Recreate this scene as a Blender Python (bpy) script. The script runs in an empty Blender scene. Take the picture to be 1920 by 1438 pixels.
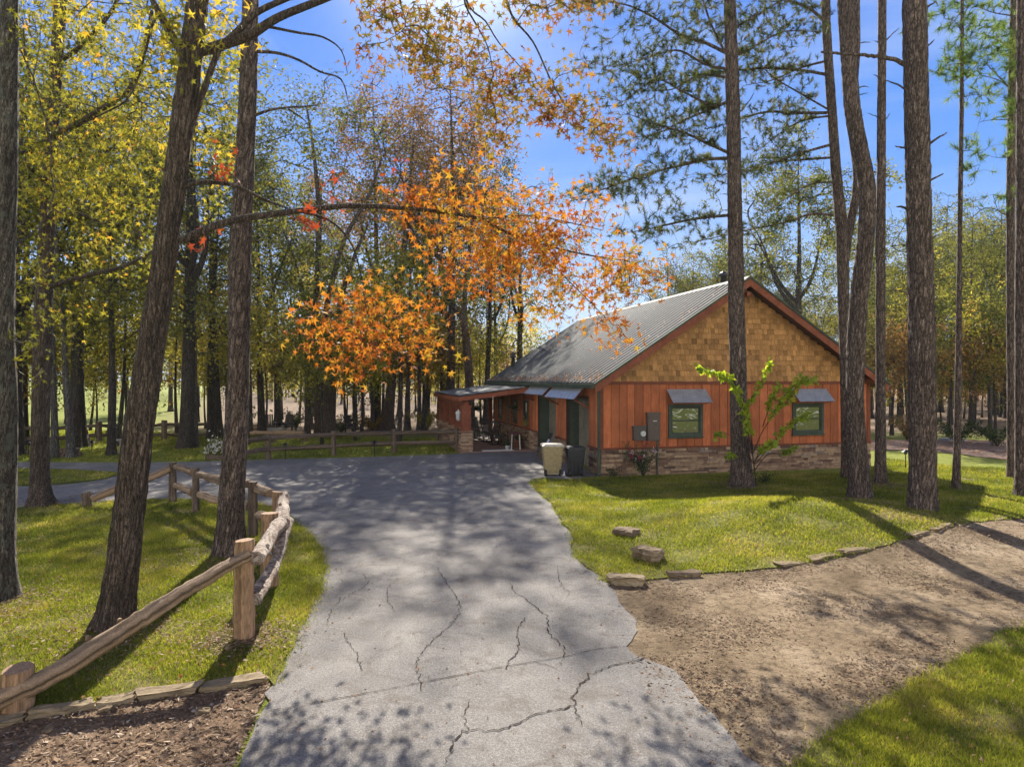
import bpy, bmesh, math, random
import numpy as np
from mathutils import Vector, Matrix
from mathutils.geometry import delaunay_2d_cdt

R = math.radians
scene = bpy.context.scene
COL = scene.collection
CAM_H = 3.15
F = 1280.0
HOR = 710.0

# ------------------------------------------------------------------ camera, sky, sun, exposure
cam_data = bpy.data.cameras.new("camera")
cam_data.lens = 24.0
cam_data.sensor_width = 36.0
cam_data.shift_y = (HOR - 719.0) / 1920.0
cam_data.clip_start = 0.05
cam_data.clip_end = 3000.0
cam = bpy.data.objects.new("camera", cam_data)
cam.location = (0, 0, CAM_H)
cam.rotation_euler = (R(90), 0, 0)
COL.objects.link(cam)
scene.camera = cam

SUN_AZ, SUN_EL = R(-4.9), R(34.0)
sdir = Vector((math.sin(SUN_AZ) * math.cos(SUN_EL), math.cos(SUN_AZ) * math.cos(SUN_EL), math.sin(SUN_EL)))

world = bpy.data.worlds.new("World")
scene.world = world
world.use_nodes = True
wn = world.node_tree.nodes
wl = world.node_tree.links
wn.clear()
w_out = wn.new('ShaderNodeOutputWorld')
w_bg = wn.new('ShaderNodeBackground')
w_sky = wn.new('ShaderNodeTexSky')
w_sky.sky_type = 'NISHITA'
w_sky.sun_disc = False
w_sky.sun_elevation = SUN_EL
w_sky.sun_rotation = SUN_AZ
w_sky.air_density = 1.25
w_sky.dust_density = 0.35
w_sky.ozone_density = 3.0
w_bg.inputs['Strength'].default_value = 0.082
def wnode(t, **kw):
    n = wn.new(t)
    for k, v in kw.items(): setattr(n, k, v)
    return n
def wmath(op, a, b=0.0, clamp=False):
    n = wn.new('ShaderNodeMath'); n.operation = op; n.use_clamp = clamp
    for i, v in ((0, a), (1, b)):
        if hasattr(v, 'is_linked'): wl.new(v, n.inputs[i])
        else: n.inputs[i].default_value = v
    return n.outputs[0]
def wmix(f, a, b, mode='MIX'):
    n = wn.new('ShaderNodeMix'); n.data_type = 'RGBA'; n.blend_type = mode
    for i, v in ((0, f), (6, a), (7, b)):
        if hasattr(v, 'is_linked'): wl.new(v, n.inputs[i])
        elif i == 0: n.inputs[0].default_value = v
        else: n.inputs[i].default_value = (v[0], v[1], v[2], 1)
    return n.outputs[2]
w_tc = wn.new('ShaderNodeTexCoord')
w_nrm = wn.new('ShaderNodeVectorMath'); w_nrm.operation = 'NORMALIZE'; wl.new(w_tc.outputs['Generated'], w_nrm.inputs[0])
w_sep = wn.new('ShaderNodeSeparateXYZ'); wl.new(w_nrm.outputs[0], w_sep.inputs[0])
w_z = w_sep.outputs[2]; w_y = w_sep.outputs[1]
w_gr = wn.new('ShaderNodeValToRGB')                      # clear sky colour by elevation, zenith darkened to lower ground fill
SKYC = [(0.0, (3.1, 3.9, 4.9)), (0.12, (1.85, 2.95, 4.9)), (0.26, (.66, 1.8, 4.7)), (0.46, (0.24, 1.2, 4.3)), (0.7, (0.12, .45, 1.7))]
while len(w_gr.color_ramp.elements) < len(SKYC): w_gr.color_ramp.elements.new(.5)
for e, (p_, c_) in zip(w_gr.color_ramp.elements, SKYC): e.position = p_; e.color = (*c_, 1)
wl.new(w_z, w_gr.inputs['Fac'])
w_c = wmix(0.06, w_gr.outputs['Color'], w_sky.outputs[0])
# glow of the air around the sun
w_dot = wn.new('ShaderNodeVectorMath'); w_dot.operation = 'DOT_PRODUCT'; wl.new(w_nrm.outputs[0], w_dot.inputs[0]); w_dot.inputs[1].default_value = sdir
w_glow = wmath('POWER', wmath('MAXIMUM', w_dot.outputs['Value'], 0.0), 150.0)
w_c = wmix(wmath('MULTIPLY', w_glow, 1.1, True), w_c, (6.6, 7.3, 8.4))
# thin streaked cloud
w_map = wn.new('ShaderNodeMapping'); w_map.inputs['Scale'].default_value = (1.2, 1.2, 4.2); w_map.inputs['Rotation'].default_value = (0.0, R(14), 0.3)
wl.new(w_nrm.outputs[0], w_map.inputs['Vector'])
w_no = wn.new('ShaderNodeTexNoise')
for k_, v_ in (('Scale', 1.9), ('Detail', 9), ('Roughness', .56), ('Distortion', .8)): w_no.inputs[k_].default_value = v_
wl.new(w_map.outputs[0], w_no.inputs['Vector'])
w_cl = wmath('MULTIPLY', wmath('SUBTRACT', w_no.outputs['Fac'], .45), 3.0, True)
w_cl = wmath('MULTIPLY', w_cl, wmath('SUBTRACT', 1.15, wmath('MULTIPLY', w_z, 1.5), True), True)
w_c = wmix(wmath('MULTIPLY', w_cl, .7), w_c, (3.9, 4.3, 5.0))
w_back_fill = wmath('MULTIPLY', wmath('MULTIPLY', wmath('ADD', wmath('MULTIPLY', w_y, -1.0), .15), 1.5, True), wmath('SUBTRACT', 1.35, wmath('MULTIPLY', w_z, 1.7), True), True)  # sky behind the camera brightened, added fill for the shaded gable
w_c = wmix(wmath('MULTIPLY', w_back_fill, wmath('ADD', wmath('MULTIPLY', w_no.outputs['Fac'], .9), .45, True)), w_c, (13.0, 12.2, 11.2))
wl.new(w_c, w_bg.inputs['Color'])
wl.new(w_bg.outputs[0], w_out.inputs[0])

sun_data = bpy.data.lights.new("sun", 'SUN')
sun_data.energy = 5.0
sun_data.angle = R(0.53)
sun_data.color = (1.0, 0.93, 0.82)
sun = bpy.data.objects.new("sun", sun_data)
sun.location = (0, 0, 40)
sun.rotation_euler = sdir.to_track_quat('Z', 'Y').to_euler()
COL.objects.link(sun)

scene.view_settings.view_transform = 'Standard'
scene.view_settings.look = 'None'
scene.view_settings.exposure = 1.3
scene.view_settings.gamma = 1.0
scene.cycles.max_bounces = 8
scene.cycles.transparent_max_bounces = 8
scene.cycles.transmission_bounces = 5

# ------------------------------------------------------------------ ground shape and pixel-to-point helpers
def gz(x, y):
    x = np.asarray(x, float); y = np.asarray(y, float)
    m = 0.52 * np.exp(-(((x - 6.0) / 3.4) ** 2 + ((y - 14.4) / 2.5) ** 2))
    m = m + 0.10 * np.exp(-(((x + 6.5) / 3.0) ** 2 + ((y - 9.5) / 3.0) ** 2))
    far = np.clip((y - 34.0) / 40.0, 0, 1)
    m = m + far * (0.35 * np.sin(0.07 * x + 0.6) * np.sin(0.06 * y) + 0.1 * np.sin(.23 * x) * np.sin(.19 * y + 1))
    return m

def P(px, py, d):
    return np.array([(px - 960.0) / F * d, d, CAM_H - (py - HOR) / F * d])

def G(px, py):
    rx = (px - 960.0) / F; s = (py - HOR) / F
    t = CAM_H / s
    for _ in range(30):
        t = 0.5 * t + 0.5 * (CAM_H - float(gz(rx * t, t))) / s
    return np.array([rx * t, t, float(gz(rx * t, t))])

# ------------------------------------------------------------------ materials
class NT:
    def __init__(s, name):
        s.m = bpy.data.materials.new(name)
        s.m.use_nodes = True
        s.n = s.m.node_tree.nodes; s.l = s.m.node_tree.links
        s.n.clear()
        s.out = s.n.new('ShaderNodeOutputMaterial')
    def new(s, t, **kw):
        n = s.n.new(t)
        for k, v in kw.items():
            if k in n.inputs: n.inputs[k].default_value = v
            else: setattr(n, k, v)
        return n
    def link(s, a, b): s.l.new(a, b)
    def coord(s, scale=(1, 1, 1), rot=(0, 0, 0), kind='Object'):
        tc = s.n.new('ShaderNodeTexCoord'); mp = s.n.new('ShaderNodeMapping')
        mp.inputs['Scale'].default_value = scale; mp.inputs['Rotation'].default_value = rot
        s.link(tc.outputs[kind], mp.inputs['Vector']); return mp.outputs[0]
    def noise(s, vec, scale, detail=4, rough=.55, dist=0.0):
        n = s.n.new('ShaderNodeTexNoise')
        n.inputs['Scale'].default_value = scale; n.inputs['Detail'].default_value = detail
        n.inputs['Roughness'].default_value = rough; n.inputs['Distortion'].default_value = dist
        s.link(vec, n.inputs['Vector']); return n.outputs['Fac']
    def voro(s, vec, scale, feature='F1', out='Distance', rnd=1.0):
        n = s.n.new('ShaderNodeTexVoronoi'); n.feature = feature
        n.inputs['Scale'].default_value = scale; n.inputs['Randomness'].default_value = rnd
        s.link(vec, n.inputs['Vector']); return n.outputs[out]
    def ramp(s, fac, stops, interp='LINEAR'):
        n = s.n.new('ShaderNodeValToRGB'); cr = n.color_ramp; cr.interpolation = interp
        while len(cr.elements) < len(stops): cr.elements.new(0.5)
        for e, (p, c) in zip(cr.elements, stops):
            e.position = p; e.color = (c[0], c[1], c[2], 1) if hasattr(c, '__len__') else (c, c, c, 1)
        s.link(fac, n.inputs['Fac']); return n.outputs['Color']
    def mix(s, fac, a, b, mode='MIX'):
        n = s.n.new('ShaderNodeMix'); n.data_type = 'RGBA'; n.blend_type = mode
        for i, v in ((0, fac), (6, a), (7, b)):
            if hasattr(v, 'links') or hasattr(v, 'is_linked'): s.link(v, n.inputs[i])
            elif i == 0: n.inputs[0].default_value = v
            else: n.inputs[i].default_value = (v[0], v[1], v[2], 1)
        return n.outputs[2]
    def math(s, op, a, b=0.0):
        n = s.n.new('ShaderNodeMath'); n.operation = op
        for i, v in ((0, a), (1, b)):
            if hasattr(v, 'is_linked'): s.link(v, n.inputs[i])
            else: n.inputs[i].default_value = v
        return n.outputs[0]
    def attr(s, name='tone'):
        n = s.n.new('ShaderNodeAttribute'); n.attribute_name = name; return n.outputs['Fac']
    def bump(s, h, strength=.5, dist=.02):
        n = s.n.new('ShaderNodeBump'); n.inputs['Strength'].default_value = strength; n.inputs['Distance'].default_value = dist
        s.link(h, n.inputs['Height']); return n.outputs[0]
    def bsdf(s, col, rough=.8, metal=0.0, spec=.3, normal=None):
        b = s.n.new('ShaderNodeBsdfPrincipled')
        for k, v in (('Base Color', col), ('Roughness', rough), ('Metallic', metal), ('Specular IOR Level', spec)):
            if hasattr(v, 'is_linked'): s.link(v, b.inputs[k])
            elif k == 'Base Color': b.inputs[k].default_value = (v[0], v[1], v[2], 1)
            else: b.inputs[k].default_value = v
        if normal is not None: s.link(normal, b.inputs['Normal'])
        return b.outputs[0]
    def done(s, sh):
        s.link(sh, s.out.inputs['Surface']); return s.m

def leaf_mat(name, stops, trans=.5, tint=(1.25, 1.15, .7), rough=.45):
    t = NT(name)
    a = t.attr('tone')
    c = t.ramp(a, stops)
    d = t.bsdf(c, max(rough, .6), 0, .12)
    tc = t.mix(1.0, c, tint, 'MULTIPLY')
    tr = t.new('ShaderNodeBsdfTranslucent'); t.link(tc, tr.inputs['Color'])
    mx = t.new('ShaderNodeMixShader'); mx.inputs[0].default_value = trans
    t.link(d, mx.inputs[1]); t.link(tr.outputs[0], mx.inputs[2])
    return t.done(mx.outputs[0])

def bark_mat(name, dark, mid, light, lichen=None, plates=True, scale=1.0, stretch=.22):
    t = NT(name)
    v = t.coord((scale, scale, scale * stretch))
    n1 = t.noise(v, 26, 7, .7, .6)
    vd = t.mix(.16, v, t.noise(v, 14, 5, .7), 'LINEAR_LIGHT')
    ve = t.voro(vd, 15 if plates else 28, 'DISTANCE_TO_EDGE')
    crack = t.ramp(ve, [(.015, 0), (.09, .5), (.27, 1)])
    n2 = t.noise(t.coord((1, 1, .4)), 2.2, 5)
    nf = t.noise(t.coord((1, 1, .35)), 60 * scale, 5, .75)
    c = t.ramp(n1, [(.32, dark), (.48, mid), (.62, light)])
    c = t.mix(t.math('MULTIPLY', t.ramp(n2, [(.4, 0), (.65, 1)]), .4), c, [x * 1.3 for x in light])
    c = t.mix(crack, [x * .5 for x in dark], c)
    c = t.mix(.7, c, t.ramp(nf, [(.34, .1), (.66, .9)]), 'OVERLAY')
    if lichen:
        nl = t.noise(t.coord((1, 1, .6)), 9, 6, .7)
        c = t.mix(t.ramp(nl, [(.54, 0), (.6, .75)]), c, lichen)
    h = t.math('ADD', t.math('MULTIPLY', crack, 1.0), t.math('ADD', t.math('MULTIPLY', n1, .8), t.math('MULTIPLY', nf, .3)))
    return t.done(t.bsdf(c, .85, 0, .3, t.bump(h, 1.0, .05)))

M = {}
M['bark_pine'] = bark_mat('pine bark', (.085, .06, .046), (.21, .15, .115), (.36, .27, .215), None, True, 1.0, .22)
M['bark_oak'] = bark_mat('oak bark', (.07, .05, .036), (.17, .12, .085), (.30, .225, .165), None, False, 1.0, .12)
M['bark_lichen'] = bark_mat('lichen bark', (.08, .066, .05), (.2, .165, .13), (.33, .29, .23), (.2, .21, .165), False, 1.0, .2)
M['bark_far'] = bark_mat('distant bark', (.035, .028, .022), (.085, .066, .05), (.14, .115, .09), None, False, .6, .2)
M['bark_grey'] = bark_mat('pale grey bark', (.08, .07, .062), (.16, .145, .13), (.26, .24, .21), None, False, .6, .2)

G1, G2, G3 = (.045, .065, .02), (.10, .125, .028), (.2, .205, .04)
Y1, Y2 = (.36, .31, .035), (.5, .40, .05)
O1, O2, O3, O4 = (.50, .27, .045), (.52, .17, .035), (.44, .09, .028), (.30, .045, .025)
M['leaf_orange'] = leaf_mat('orange oak leaves', [(0, (.08, .11, .025)), (.14, (.2, .21, .035)), (.3, (.46, .31, .045)), (.48, (.44, .19, .03)), (.68, (.36, .11, .024)), (.86, (.19, .06, .022)), (1, (.38, .07, .02))], .46, (1.2, 1.0, .6), .6)
M['leaf_red'] = leaf_mat('red oak leaves', [(0, (.36, .12, .03)), (.6, (.34, .06, .025)), (1, (.2, .05, .025))], .4, (1.2, .9, .7), .4)
M['leaf_upper'] = leaf_mat('bronze oak leaves', [(0, (.08, .09, .022)), (.25, (.2, .18, .035)), (.5, (.34, .24, .05)), (.75, (.28, .12, .035)), (1, (.18, .06, .025))], .42, (1.2, 1.0, .7))
M['leaf_yellow'] = leaf_mat('yellow green gum leaves', [(0, (.05, .065, .02)), (.3, (.14, .15, .03)), (.55, (.25, .25, .04)), (.8, (.43, .36, .05)), (1, (.50, .24, .045))], .54, (1.25, 1.12, .6), .4)
M['leaf_green'] = leaf_mat('olive green leaves', [(0, (.04, .055, .018)), (.35, (.095, .115, .028)), (.75, (.19, .20, .04)), (1, (.30, .26, .045))], .5)
M['leaf_dark'] = leaf_mat('dark green leaves', [(0, (.03, .05, .018)), (.6, G1), (1, G2)], .35)
M['leaf_rust'] = leaf_mat('rust brown leaves', [(0, (.08, .065, .025)), (.4, (.19, .12, .04)), (.75, (.30, .17, .05)), (1, (.2, .2, .045))], .42, (1.2, 1, .7))
M['leaf_pale'] = leaf_mat('pale yellow leaves', [(0, (.14, .15, .035)), (.4, (.30, .28, .05)), (.8, (.46, .39, .08)), (1, (.36, .19, .06))], .55)
M['needle'] = leaf_mat('pine needles', [(0, (.035, .05, .018)), (.6, (.095, .12, .033)), (.9, (.17, .19, .05)), (1, (.24, .18, .06))], .38, (1.1, 1.1, .7), .4)
M['needle_bright'] = leaf_mat('bright young needles', [(0, (.06, .1, .025)), (.6, (.15, .22, .05)), (1, (.3, .34, .08))], .45, (1.1, 1.2, .6), .4)  # brighter green needle colour for the slim right pines
M['leaf_redbud'] = leaf_mat('lime redbud leaves', [(0, (.16, .24, .03)), (.5, (.34, .42, .045)), (.85, (.46, .46, .05)), (1, (.55, .36, .06))], .55, (1.25, 1.25, .5))
M['leaf_bush'] = leaf_mat('rose leaves', [(0, (.03, .05, .025)), (.7, (.07, .11, .04)), (1, (.12, .14, .06))], .35)
M['petal'] = leaf_mat('rose petals', [(0, (.75, .62, .64)), (.45, (.75, .5, .56)), (.6, (.6, .09, .16)), (1, (.5, .04, .1))], .4, (1, 1, 1))
M['petal_white'] = leaf_mat('white petals', [(0, (.7, .7, .64)), (1, (.8, .8, .76))], .4, (1, 1, 1))
M['blade'] = leaf_mat('grass blades', [(0, (.08, .105, .02)), (.35, (.17, .2, .03)), (.65, (.29, .31, .045)), (.85, (.42, .36, .11)), (1, (.42, .31, .17))], .55, (1.25, 1.2, .55), .5)

def ground_material():
    t = NT('meadow and leaf litter')
    v = t.coord()
    n1 = t.noise(v, .35, 5, .6); n2 = t.noise(v, 3.0, 6, .7); n3 = t.noise(v, 24, 6, .75)
    g = t.ramp(n2, [(.25, (.11, .14, .025)), (.5, (.22, .25, .04)), (.75, (.34, .32, .08))])
    g = t.mix(.5, g, t.ramp(n3, [(.3, .15), (.7, .8)]), 'OVERLAY')
    li = t.ramp(n3, [(.3, (.07, .048, .03)), (.48, (.2, .14, .09)), (.6, (.3, .22, .15)), (.75, (.42, .34, .26))])
    sep = t.new('ShaderNodeSeparateXYZ'); t.link(v, sep.inputs[0])
    x, y = sep.outputs[0], sep.outputs[1]
    edge = t.math('ADD', t.math('MULTIPLY', n1, 10.0), 30.0)
    forest = t.ramp(t.math('DIVIDE', t.math('SUBTRACT', y, edge), 12.0), [(0, 0), (.6, 1)])
    # open meadow far to the left
    md = t.math('SUBTRACT', t.math('MULTIPLY', y, -.42), x)
    meadow = t.ramp(t.math('DIVIDE', md, 10.0), [(0, 0), (.6, 1)])
    forest = t.math('MULTIPLY', forest, t.math('SUBTRACT', 1.0, meadow))
    c = t.mix(forest, g, li)
    c = t.mix(t.ramp(n1, [(.55, 0), (.75, .3)]), c, (.22, .17, .08))
    return t.done(t.bsdf(c, .95, 0, .1, t.bump(t.math('ADD', n3, n2), .8, .05)))
M['ground'] = ground_material()

def lawn_material():
    t = NT('lawn soil and thatch')
    v = t.coord()
    n1 = t.noise(v, .9, 5, .6); n2 = t.noise(v, 7, 6, .7); n3 = t.noise(v, 70, 5, .8)
    c = t.ramp(n2, [(.3, (.09, .095, .025)), (.52, (.19, .185, .045)), (.75, (.30, .25, .10))])
    c = t.mix(.6, c, t.ramp(n3, [(.3, .1), (.7, .85)]), 'OVERLAY')
    c = t.mix(t.ramp(n1, [(.52, 0), (.66, .75)]), c, (.24, .17, .10))
    return t.done(t.bsdf(c, .95, 0, .1, t.bump(t.math('ADD', n3, n2), .9, .02)))
M['lawn'] = lawn_material()

def asphalt_material():
    t = NT('weathered asphalt')
    v = t.coord()
    n1 = t.noise(v, .5, 6, .65, .4); n2 = t.noise(v, 2.2, 6, .7, 1.2); n3 = t.noise(v, 120, 3, .75); n4 = t.noise(v, 42, 4, .8)
    c = t.ramp(n1, [(.3, (.15, .138, .126)), (.5, (.205, .19, .172)), (.7, (.265, .245, .218))])
    c = t.mix(t.ramp(n2, [(.36, .75), (.5, 0)]), c, (.135, .115, .095))
    c = t.mix(t.ramp(n2, [(.58, 0), (.7, .35)]), c, (.33, .31, .28))
    c = t.mix(.85, c, t.ramp(n3, [(.3, .12), (.5, .5), (.7, .9)]), 'OVERLAY')
    c = t.mix(.45, c, t.ramp(n4, [(.34, .12), (.5, .5), (.66, .88)]), 'OVERLAY')
    return t.done(t.bsdf(c, .85, 0, .3, t.bump(t.math('ADD', n3, n4), .8, .012)))
M['asphalt'] = asphalt_material()
t = NT('dark crack line'); M['crack'] = t.done(t.bsdf((.05, .04, .033), .95, 0, .05))  # even dark colour of the crack strips
t = NT('sand washed asphalt')
v = t.coord(); M['washed'] = t.done(t.bsdf(t.mix(t.noise(v, 130, 3), (.2, .17, .12), (.34, .27, .19)), .95, 0, .1))

def dirt_material(name, cols, chips):
    t = NT(name)
    v = t.coord()
    n1 = t.noise(v, .8, 6, .65, .5); n2 = t.noise(v, 9, 7, .75, .3); n3 = t.noise(v, 75, 4, .75)
    c = t.ramp(n1, [(.3, cols[0]), (.52, cols[1]), (.72, cols[2])])
    c = t.mix(t.ramp(n2, [(.36, .85), (.52, 0)]), c, chips)
    c = t.mix(.55, c, t.ramp(n3, [(.3, .12), (.7, .85)]), 'OVERLAY')
    return t.done(t.bsdf(c, .95, 0, .1, t.bump(t.math('ADD', n3, t.math('MULTIPLY', n2, 2.0)), .9, .025)))
M['dirt'] = dirt_material('sandy soil', [(.15, .105, .06), (.31, .232, .145), (.50, .39, .265)], (.10, .068, .04))
M['mulch'] = dirt_material('leaf mulch soil', [(.12, .08, .05), (.26, .175, .11), (.42, .31, .21)], (.075, .045, .028))
M['leafbed'] = dirt_material('dry leaf bed', [(.18, .12, .09), (.32, .23, .18), (.45, .34, .27)], (.16, .10, .07))
M['chip'] = leaf_mat('bark chips and dry leaf bits', [(0, (.06, .035, .022)), (.4, (.16, .10, .06)), (.75, (.3, .2, .12)), (1, (.5, .4, .3))], .15, (1, .9, .7), .8)
M['fallen'] = leaf_mat('fallen leaves', [(0, (.16, .09, .05)), (.5, (.32, .19, .10)), (.85, (.45, .32, .2)), (1, (.5, .16, .04))], .3, (1.1, .9, .6), .6)

def wood_material(name, dark, light, stretch=(9, 9, 1.2), bump=.5, tone=True, streak=.75):
    t = NT(name)
    v = t.coord(stretch)
    n = t.noise(v, 3.0, 6, .65, .6); n2 = t.noise(t.coord(), 2.0, 4)
    c = t.ramp(n, [(.3, dark), (.7, light)])
    c = t.mix(.3, c, t.ramp(n2, [(.3, .2), (.7, .8)]), 'OVERLAY')
    if tone:
        c = t.mix(streak, c, t.ramp(t.attr('tone'), [(0, .16), (.5, .5), (1, .84)]), 'OVERLAY')
    return t.done(t.bsdf(c, .8, 0, .2, t.bump(n, bump, .01)))
M['siding'] = wood_material('red brown siding', (.28, .082, .033), (.52, .165, .064), (14, 14, .8))
M['siding_trim'] = wood_material('red brown trim', (.16, .052, .028), (.26, .085, .044), (3, 3, 3))
M['shingle'] = wood_material('cedar shingles', (.24, .12, .042), (.54, .29, .10), (22, 22, 2))
M['green_trim'] = wood_material('dark green trim', (.045, .062, .045), (.075, .095, .068), (3, 3, 3), .1, False)
M['garage'] = wood_material('olive garage panel', (.13, .12, .085), (.19, .175, .125), (2, 2, 2), .1, False)
M['post_wood'] = wood_material('rough cedar post', (.16, .095, .055), (.44, .28, .16), (18, 18, 1.2), 1.0, True)
M['post_grey'] = wood_material('weathered dark post', (.055, .04, .03), (.19, .14, .10), (18, 18, 1.2), 1.0, True)
M['rail_grey'] = wood_material('weathered grey brown rail', (.17, .115, .07), (.32, .225, .14), (22, 22, 22), .9, True, 1.0)
M['cedar_end'] = wood_material('cut log end', (.2, .12, .07), (.34, .21, .12), (20, 20, 20), .3, False)

def peeled():
    t = NT('pale peeling bark')
    v = t.coord((1, 1, 1))
    n = t.noise(v, 10, 7, .75, 1.2); n2 = t.noise(v, 3.2, 4, .6, .8); n3 = t.noise(v, 40, 4)
    c = t.ramp(n, [(.38, (.06, .04, .03)), (.47, (.22, .16, .12)), (.57, (.42, .36, .3)), (.75, (.6, .55, .49))])
    c = t.mix(t.ramp(n2, [(.55, 0), (.68, .7)]), c, (.22, .14, .10))
    return t.done(t.bsdf(c, .8, 0, .2, t.bump(t.math('ADD', n, t.math('MULTIPLY', n3, .4)), 1.0, .03)))
M['peeled'] = peeled()

def stone_material(name, stops, scale=6):
    t = NT(name)
    v = t.coord(); n = t.noise(v, scale, 6, .7, .3); n2 = t.noise(v, scale * 6, 4, .7)
    c = t.ramp(t.attr('tone'), stops)
    c = t.mix(.6, c, t.ramp(n, [(.3, .2), (.7, .8)]), 'OVERLAY')
    return t.done(t.bsdf(c, .9, 0, .15, t.bump(t.math('ADD', n, t.math('MULTIPLY', n2, .5)), .8, .02)))
M['ledge'] = stone_material('stacked ledge stone', [(0, (.11, .07, .055)), (.3, (.21, .13, .09)), (.6, (.34, .23, .15)), (.85, (.44, .32, .2)), (1, (.24, .2, .18))])
M['rock'] = stone_material('brown sandstone', [(0, (.14, .10, .065)), (.5, (.24, .18, .11)), (1, (.34, .27, .17))], 5)
t = NT('mortar'); M['mortar'] = t.done(t.bsdf((.045, .036, .03), .95, 0, .05))

def metal_roof():
    t = NT('weathered corrugated metal with rib light')
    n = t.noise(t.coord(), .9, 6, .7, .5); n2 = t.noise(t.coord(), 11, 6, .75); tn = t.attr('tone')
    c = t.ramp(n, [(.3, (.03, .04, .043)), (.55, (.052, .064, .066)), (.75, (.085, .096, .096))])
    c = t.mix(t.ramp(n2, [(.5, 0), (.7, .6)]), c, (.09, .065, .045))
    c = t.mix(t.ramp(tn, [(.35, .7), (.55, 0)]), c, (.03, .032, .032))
    c = t.mix(t.ramp(tn, [(.7, 0), (.9, .9)]), c, (.14, .145, .145))  # rib tops painted lighter as sunlit stripes; valleys above carry grime
    return t.done(t.bsdf(c, t.ramp(n2, [(.3, .6), (.7, .8)]), 0, .1, t.bump(n2, .2, .01)))
M['roof'] = metal_roof()
t = NT('galvanised awning'); v = t.coord(); n = t.noise(v, 5, 5)
M['galv'] = t.done(t.bsdf(t.ramp(n, [(.3, (.5, .54, .58)), (.7, (.7, .74, .78))]), .38, .7, .5))
def simple(name, col, rough=.6, metal=0, spec=.4, var=.25, sc=12):
    t = NT(name); v = t.coord(); n = t.noise(v, sc, 5, .6)
    c = t.mix(t.ramp(n, [(.3, 0), (.7, 1)]), [x * (1 - var) for x in col], [min(1, x * (1 + var)) for x in col])
    M[name] = t.done(t.bsdf(c, rough, metal, spec, t.bump(n, .1, .005))); return M[name]
simple('tan plastic', (.30, .245, .125), .5); simple('black plastic', (.018, .02, .024), .4); simple('dark rubber', (.02, .02, .02), .8)
simple('box brown', (.10, .075, .06), .5); simple('meter box grey', (.075, .065, .055), .5); simple('white plastic', (.75, .75, .75), .4, var=.05)
simple('dark chair wood', (.03, .022, .02), .5); simple('white paint', (.7, .7, .68), .5, var=.06); simple('terracotta', (.3, .13, .07), .7)
simple('porch floor', (.26, .155, .115), .7, sc=3); simple('brown wood', (.22, .12, .06), .7); simple('dark metal', (.03, .03, .032), .4, .6)
simple('stovepipe', (.09, .09, .09), .4, .8); simple('concrete', (.36, .34, .31), .85); simple('grill red', (.14, .02, .03), .35)
simple('pale cloth', (.38, .4, .5), .8); simple('label white', (.7, .7, .66), .6, var=.03); simple('soffit', (.09, .04, .028), .8)
simple('lantern glass', (.55, .58, .6), .2); simple('interior dark', (.02, .02, .02), .9)
t = NT('window glass'); v = t.coord(); n = t.noise(v, 3.5, 2, .5, 1.5)
gb = t.bsdf((.16, .17, .15), .03, .8, 1.0, t.bump(n, .35, .02)); M['glass'] = t.done(gb)
# ------------------------------------------------------------------ mesh building helpers
class MB:
    def __init__(s): s.v = []; s.f = {}; s.t = []; s.n = 0
    def add(s, V, Fa, tone=0.5, mi=0):
        V = np.asarray(V, float).reshape(-1, 3); Fa = np.asarray(Fa, np.int64)
        s.v.append(V)
        s.t.append(np.full(len(V), tone, float) if np.isscalar(tone) else np.asarray(tone, float))
        s.f.setdefault(Fa.shape[1], []).append((Fa + s.n, mi))
        s.n += len(V)
    def mesh(s, name, mats, smooth=False):
        me = bpy.data.meshes.new(name)
        V = np.concatenate(s.v); T = np.concatenate(s.t)
        loops, starts, mis = [], [], []
        cur = 0
        for k, lst in s.f.items():
            for Fa, mi in lst:
                loops.append(Fa.ravel()); starts.append(cur + np.arange(len(Fa)) * k); cur += Fa.size
                mis.append(np.full(len(Fa), mi))
        loops = np.concatenate(loops); starts = np.concatenate(starts); mis = np.concatenate(mis)
        me.vertices.add(len(V)); me.vertices.foreach_set('co', V.ravel())
        me.loops.add(len(loops)); me.loops.foreach_set('vertex_index', loops.astype(np.int32))
        me.polygons.add(len(starts)); me.polygons.foreach_set('loop_start', starts.astype(np.int32))
        if mis.any(): me.polygons.foreach_set('material_index', mis.astype(np.int32))
        me.polygons.foreach_set('use_smooth', np.full(len(starts), smooth))
        a = me.attributes.new('tone', 'FLOAT', 'POINT'); a.data.foreach_set('value', T.astype(np.float32))
        for m in (mats if isinstance(mats, (list, tuple)) else [mats]): me.materials.append(m)
        me.update(calc_edges=True); me.validate()
        return me
    def build(s, name, mats, parent=None, smooth=False, origin=None):
        o = None
        if origin is None and parent is not None: origin = world_loc(parent)
        if origin is not None: s.v = [V - np.asarray(origin, float) for V in s.v]
        me = s.mesh(name, mats, smooth)
        o = bpy.data.objects.new(name, me); COL.objects.link(o)
        if parent is not None:
            o.parent = parent
            pl = world_loc(parent)
            d = np.asarray(origin, float) - pl
            o.location = d
            WL[o.name] = pl + d
        elif origin is not None:
            o.location = origin; WL[o.name] = np.asarray(origin, float)
        else: WL[o.name] = np.zeros(3)
        return o
WL = {}
def world_loc(o): return WL[o.name]

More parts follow.
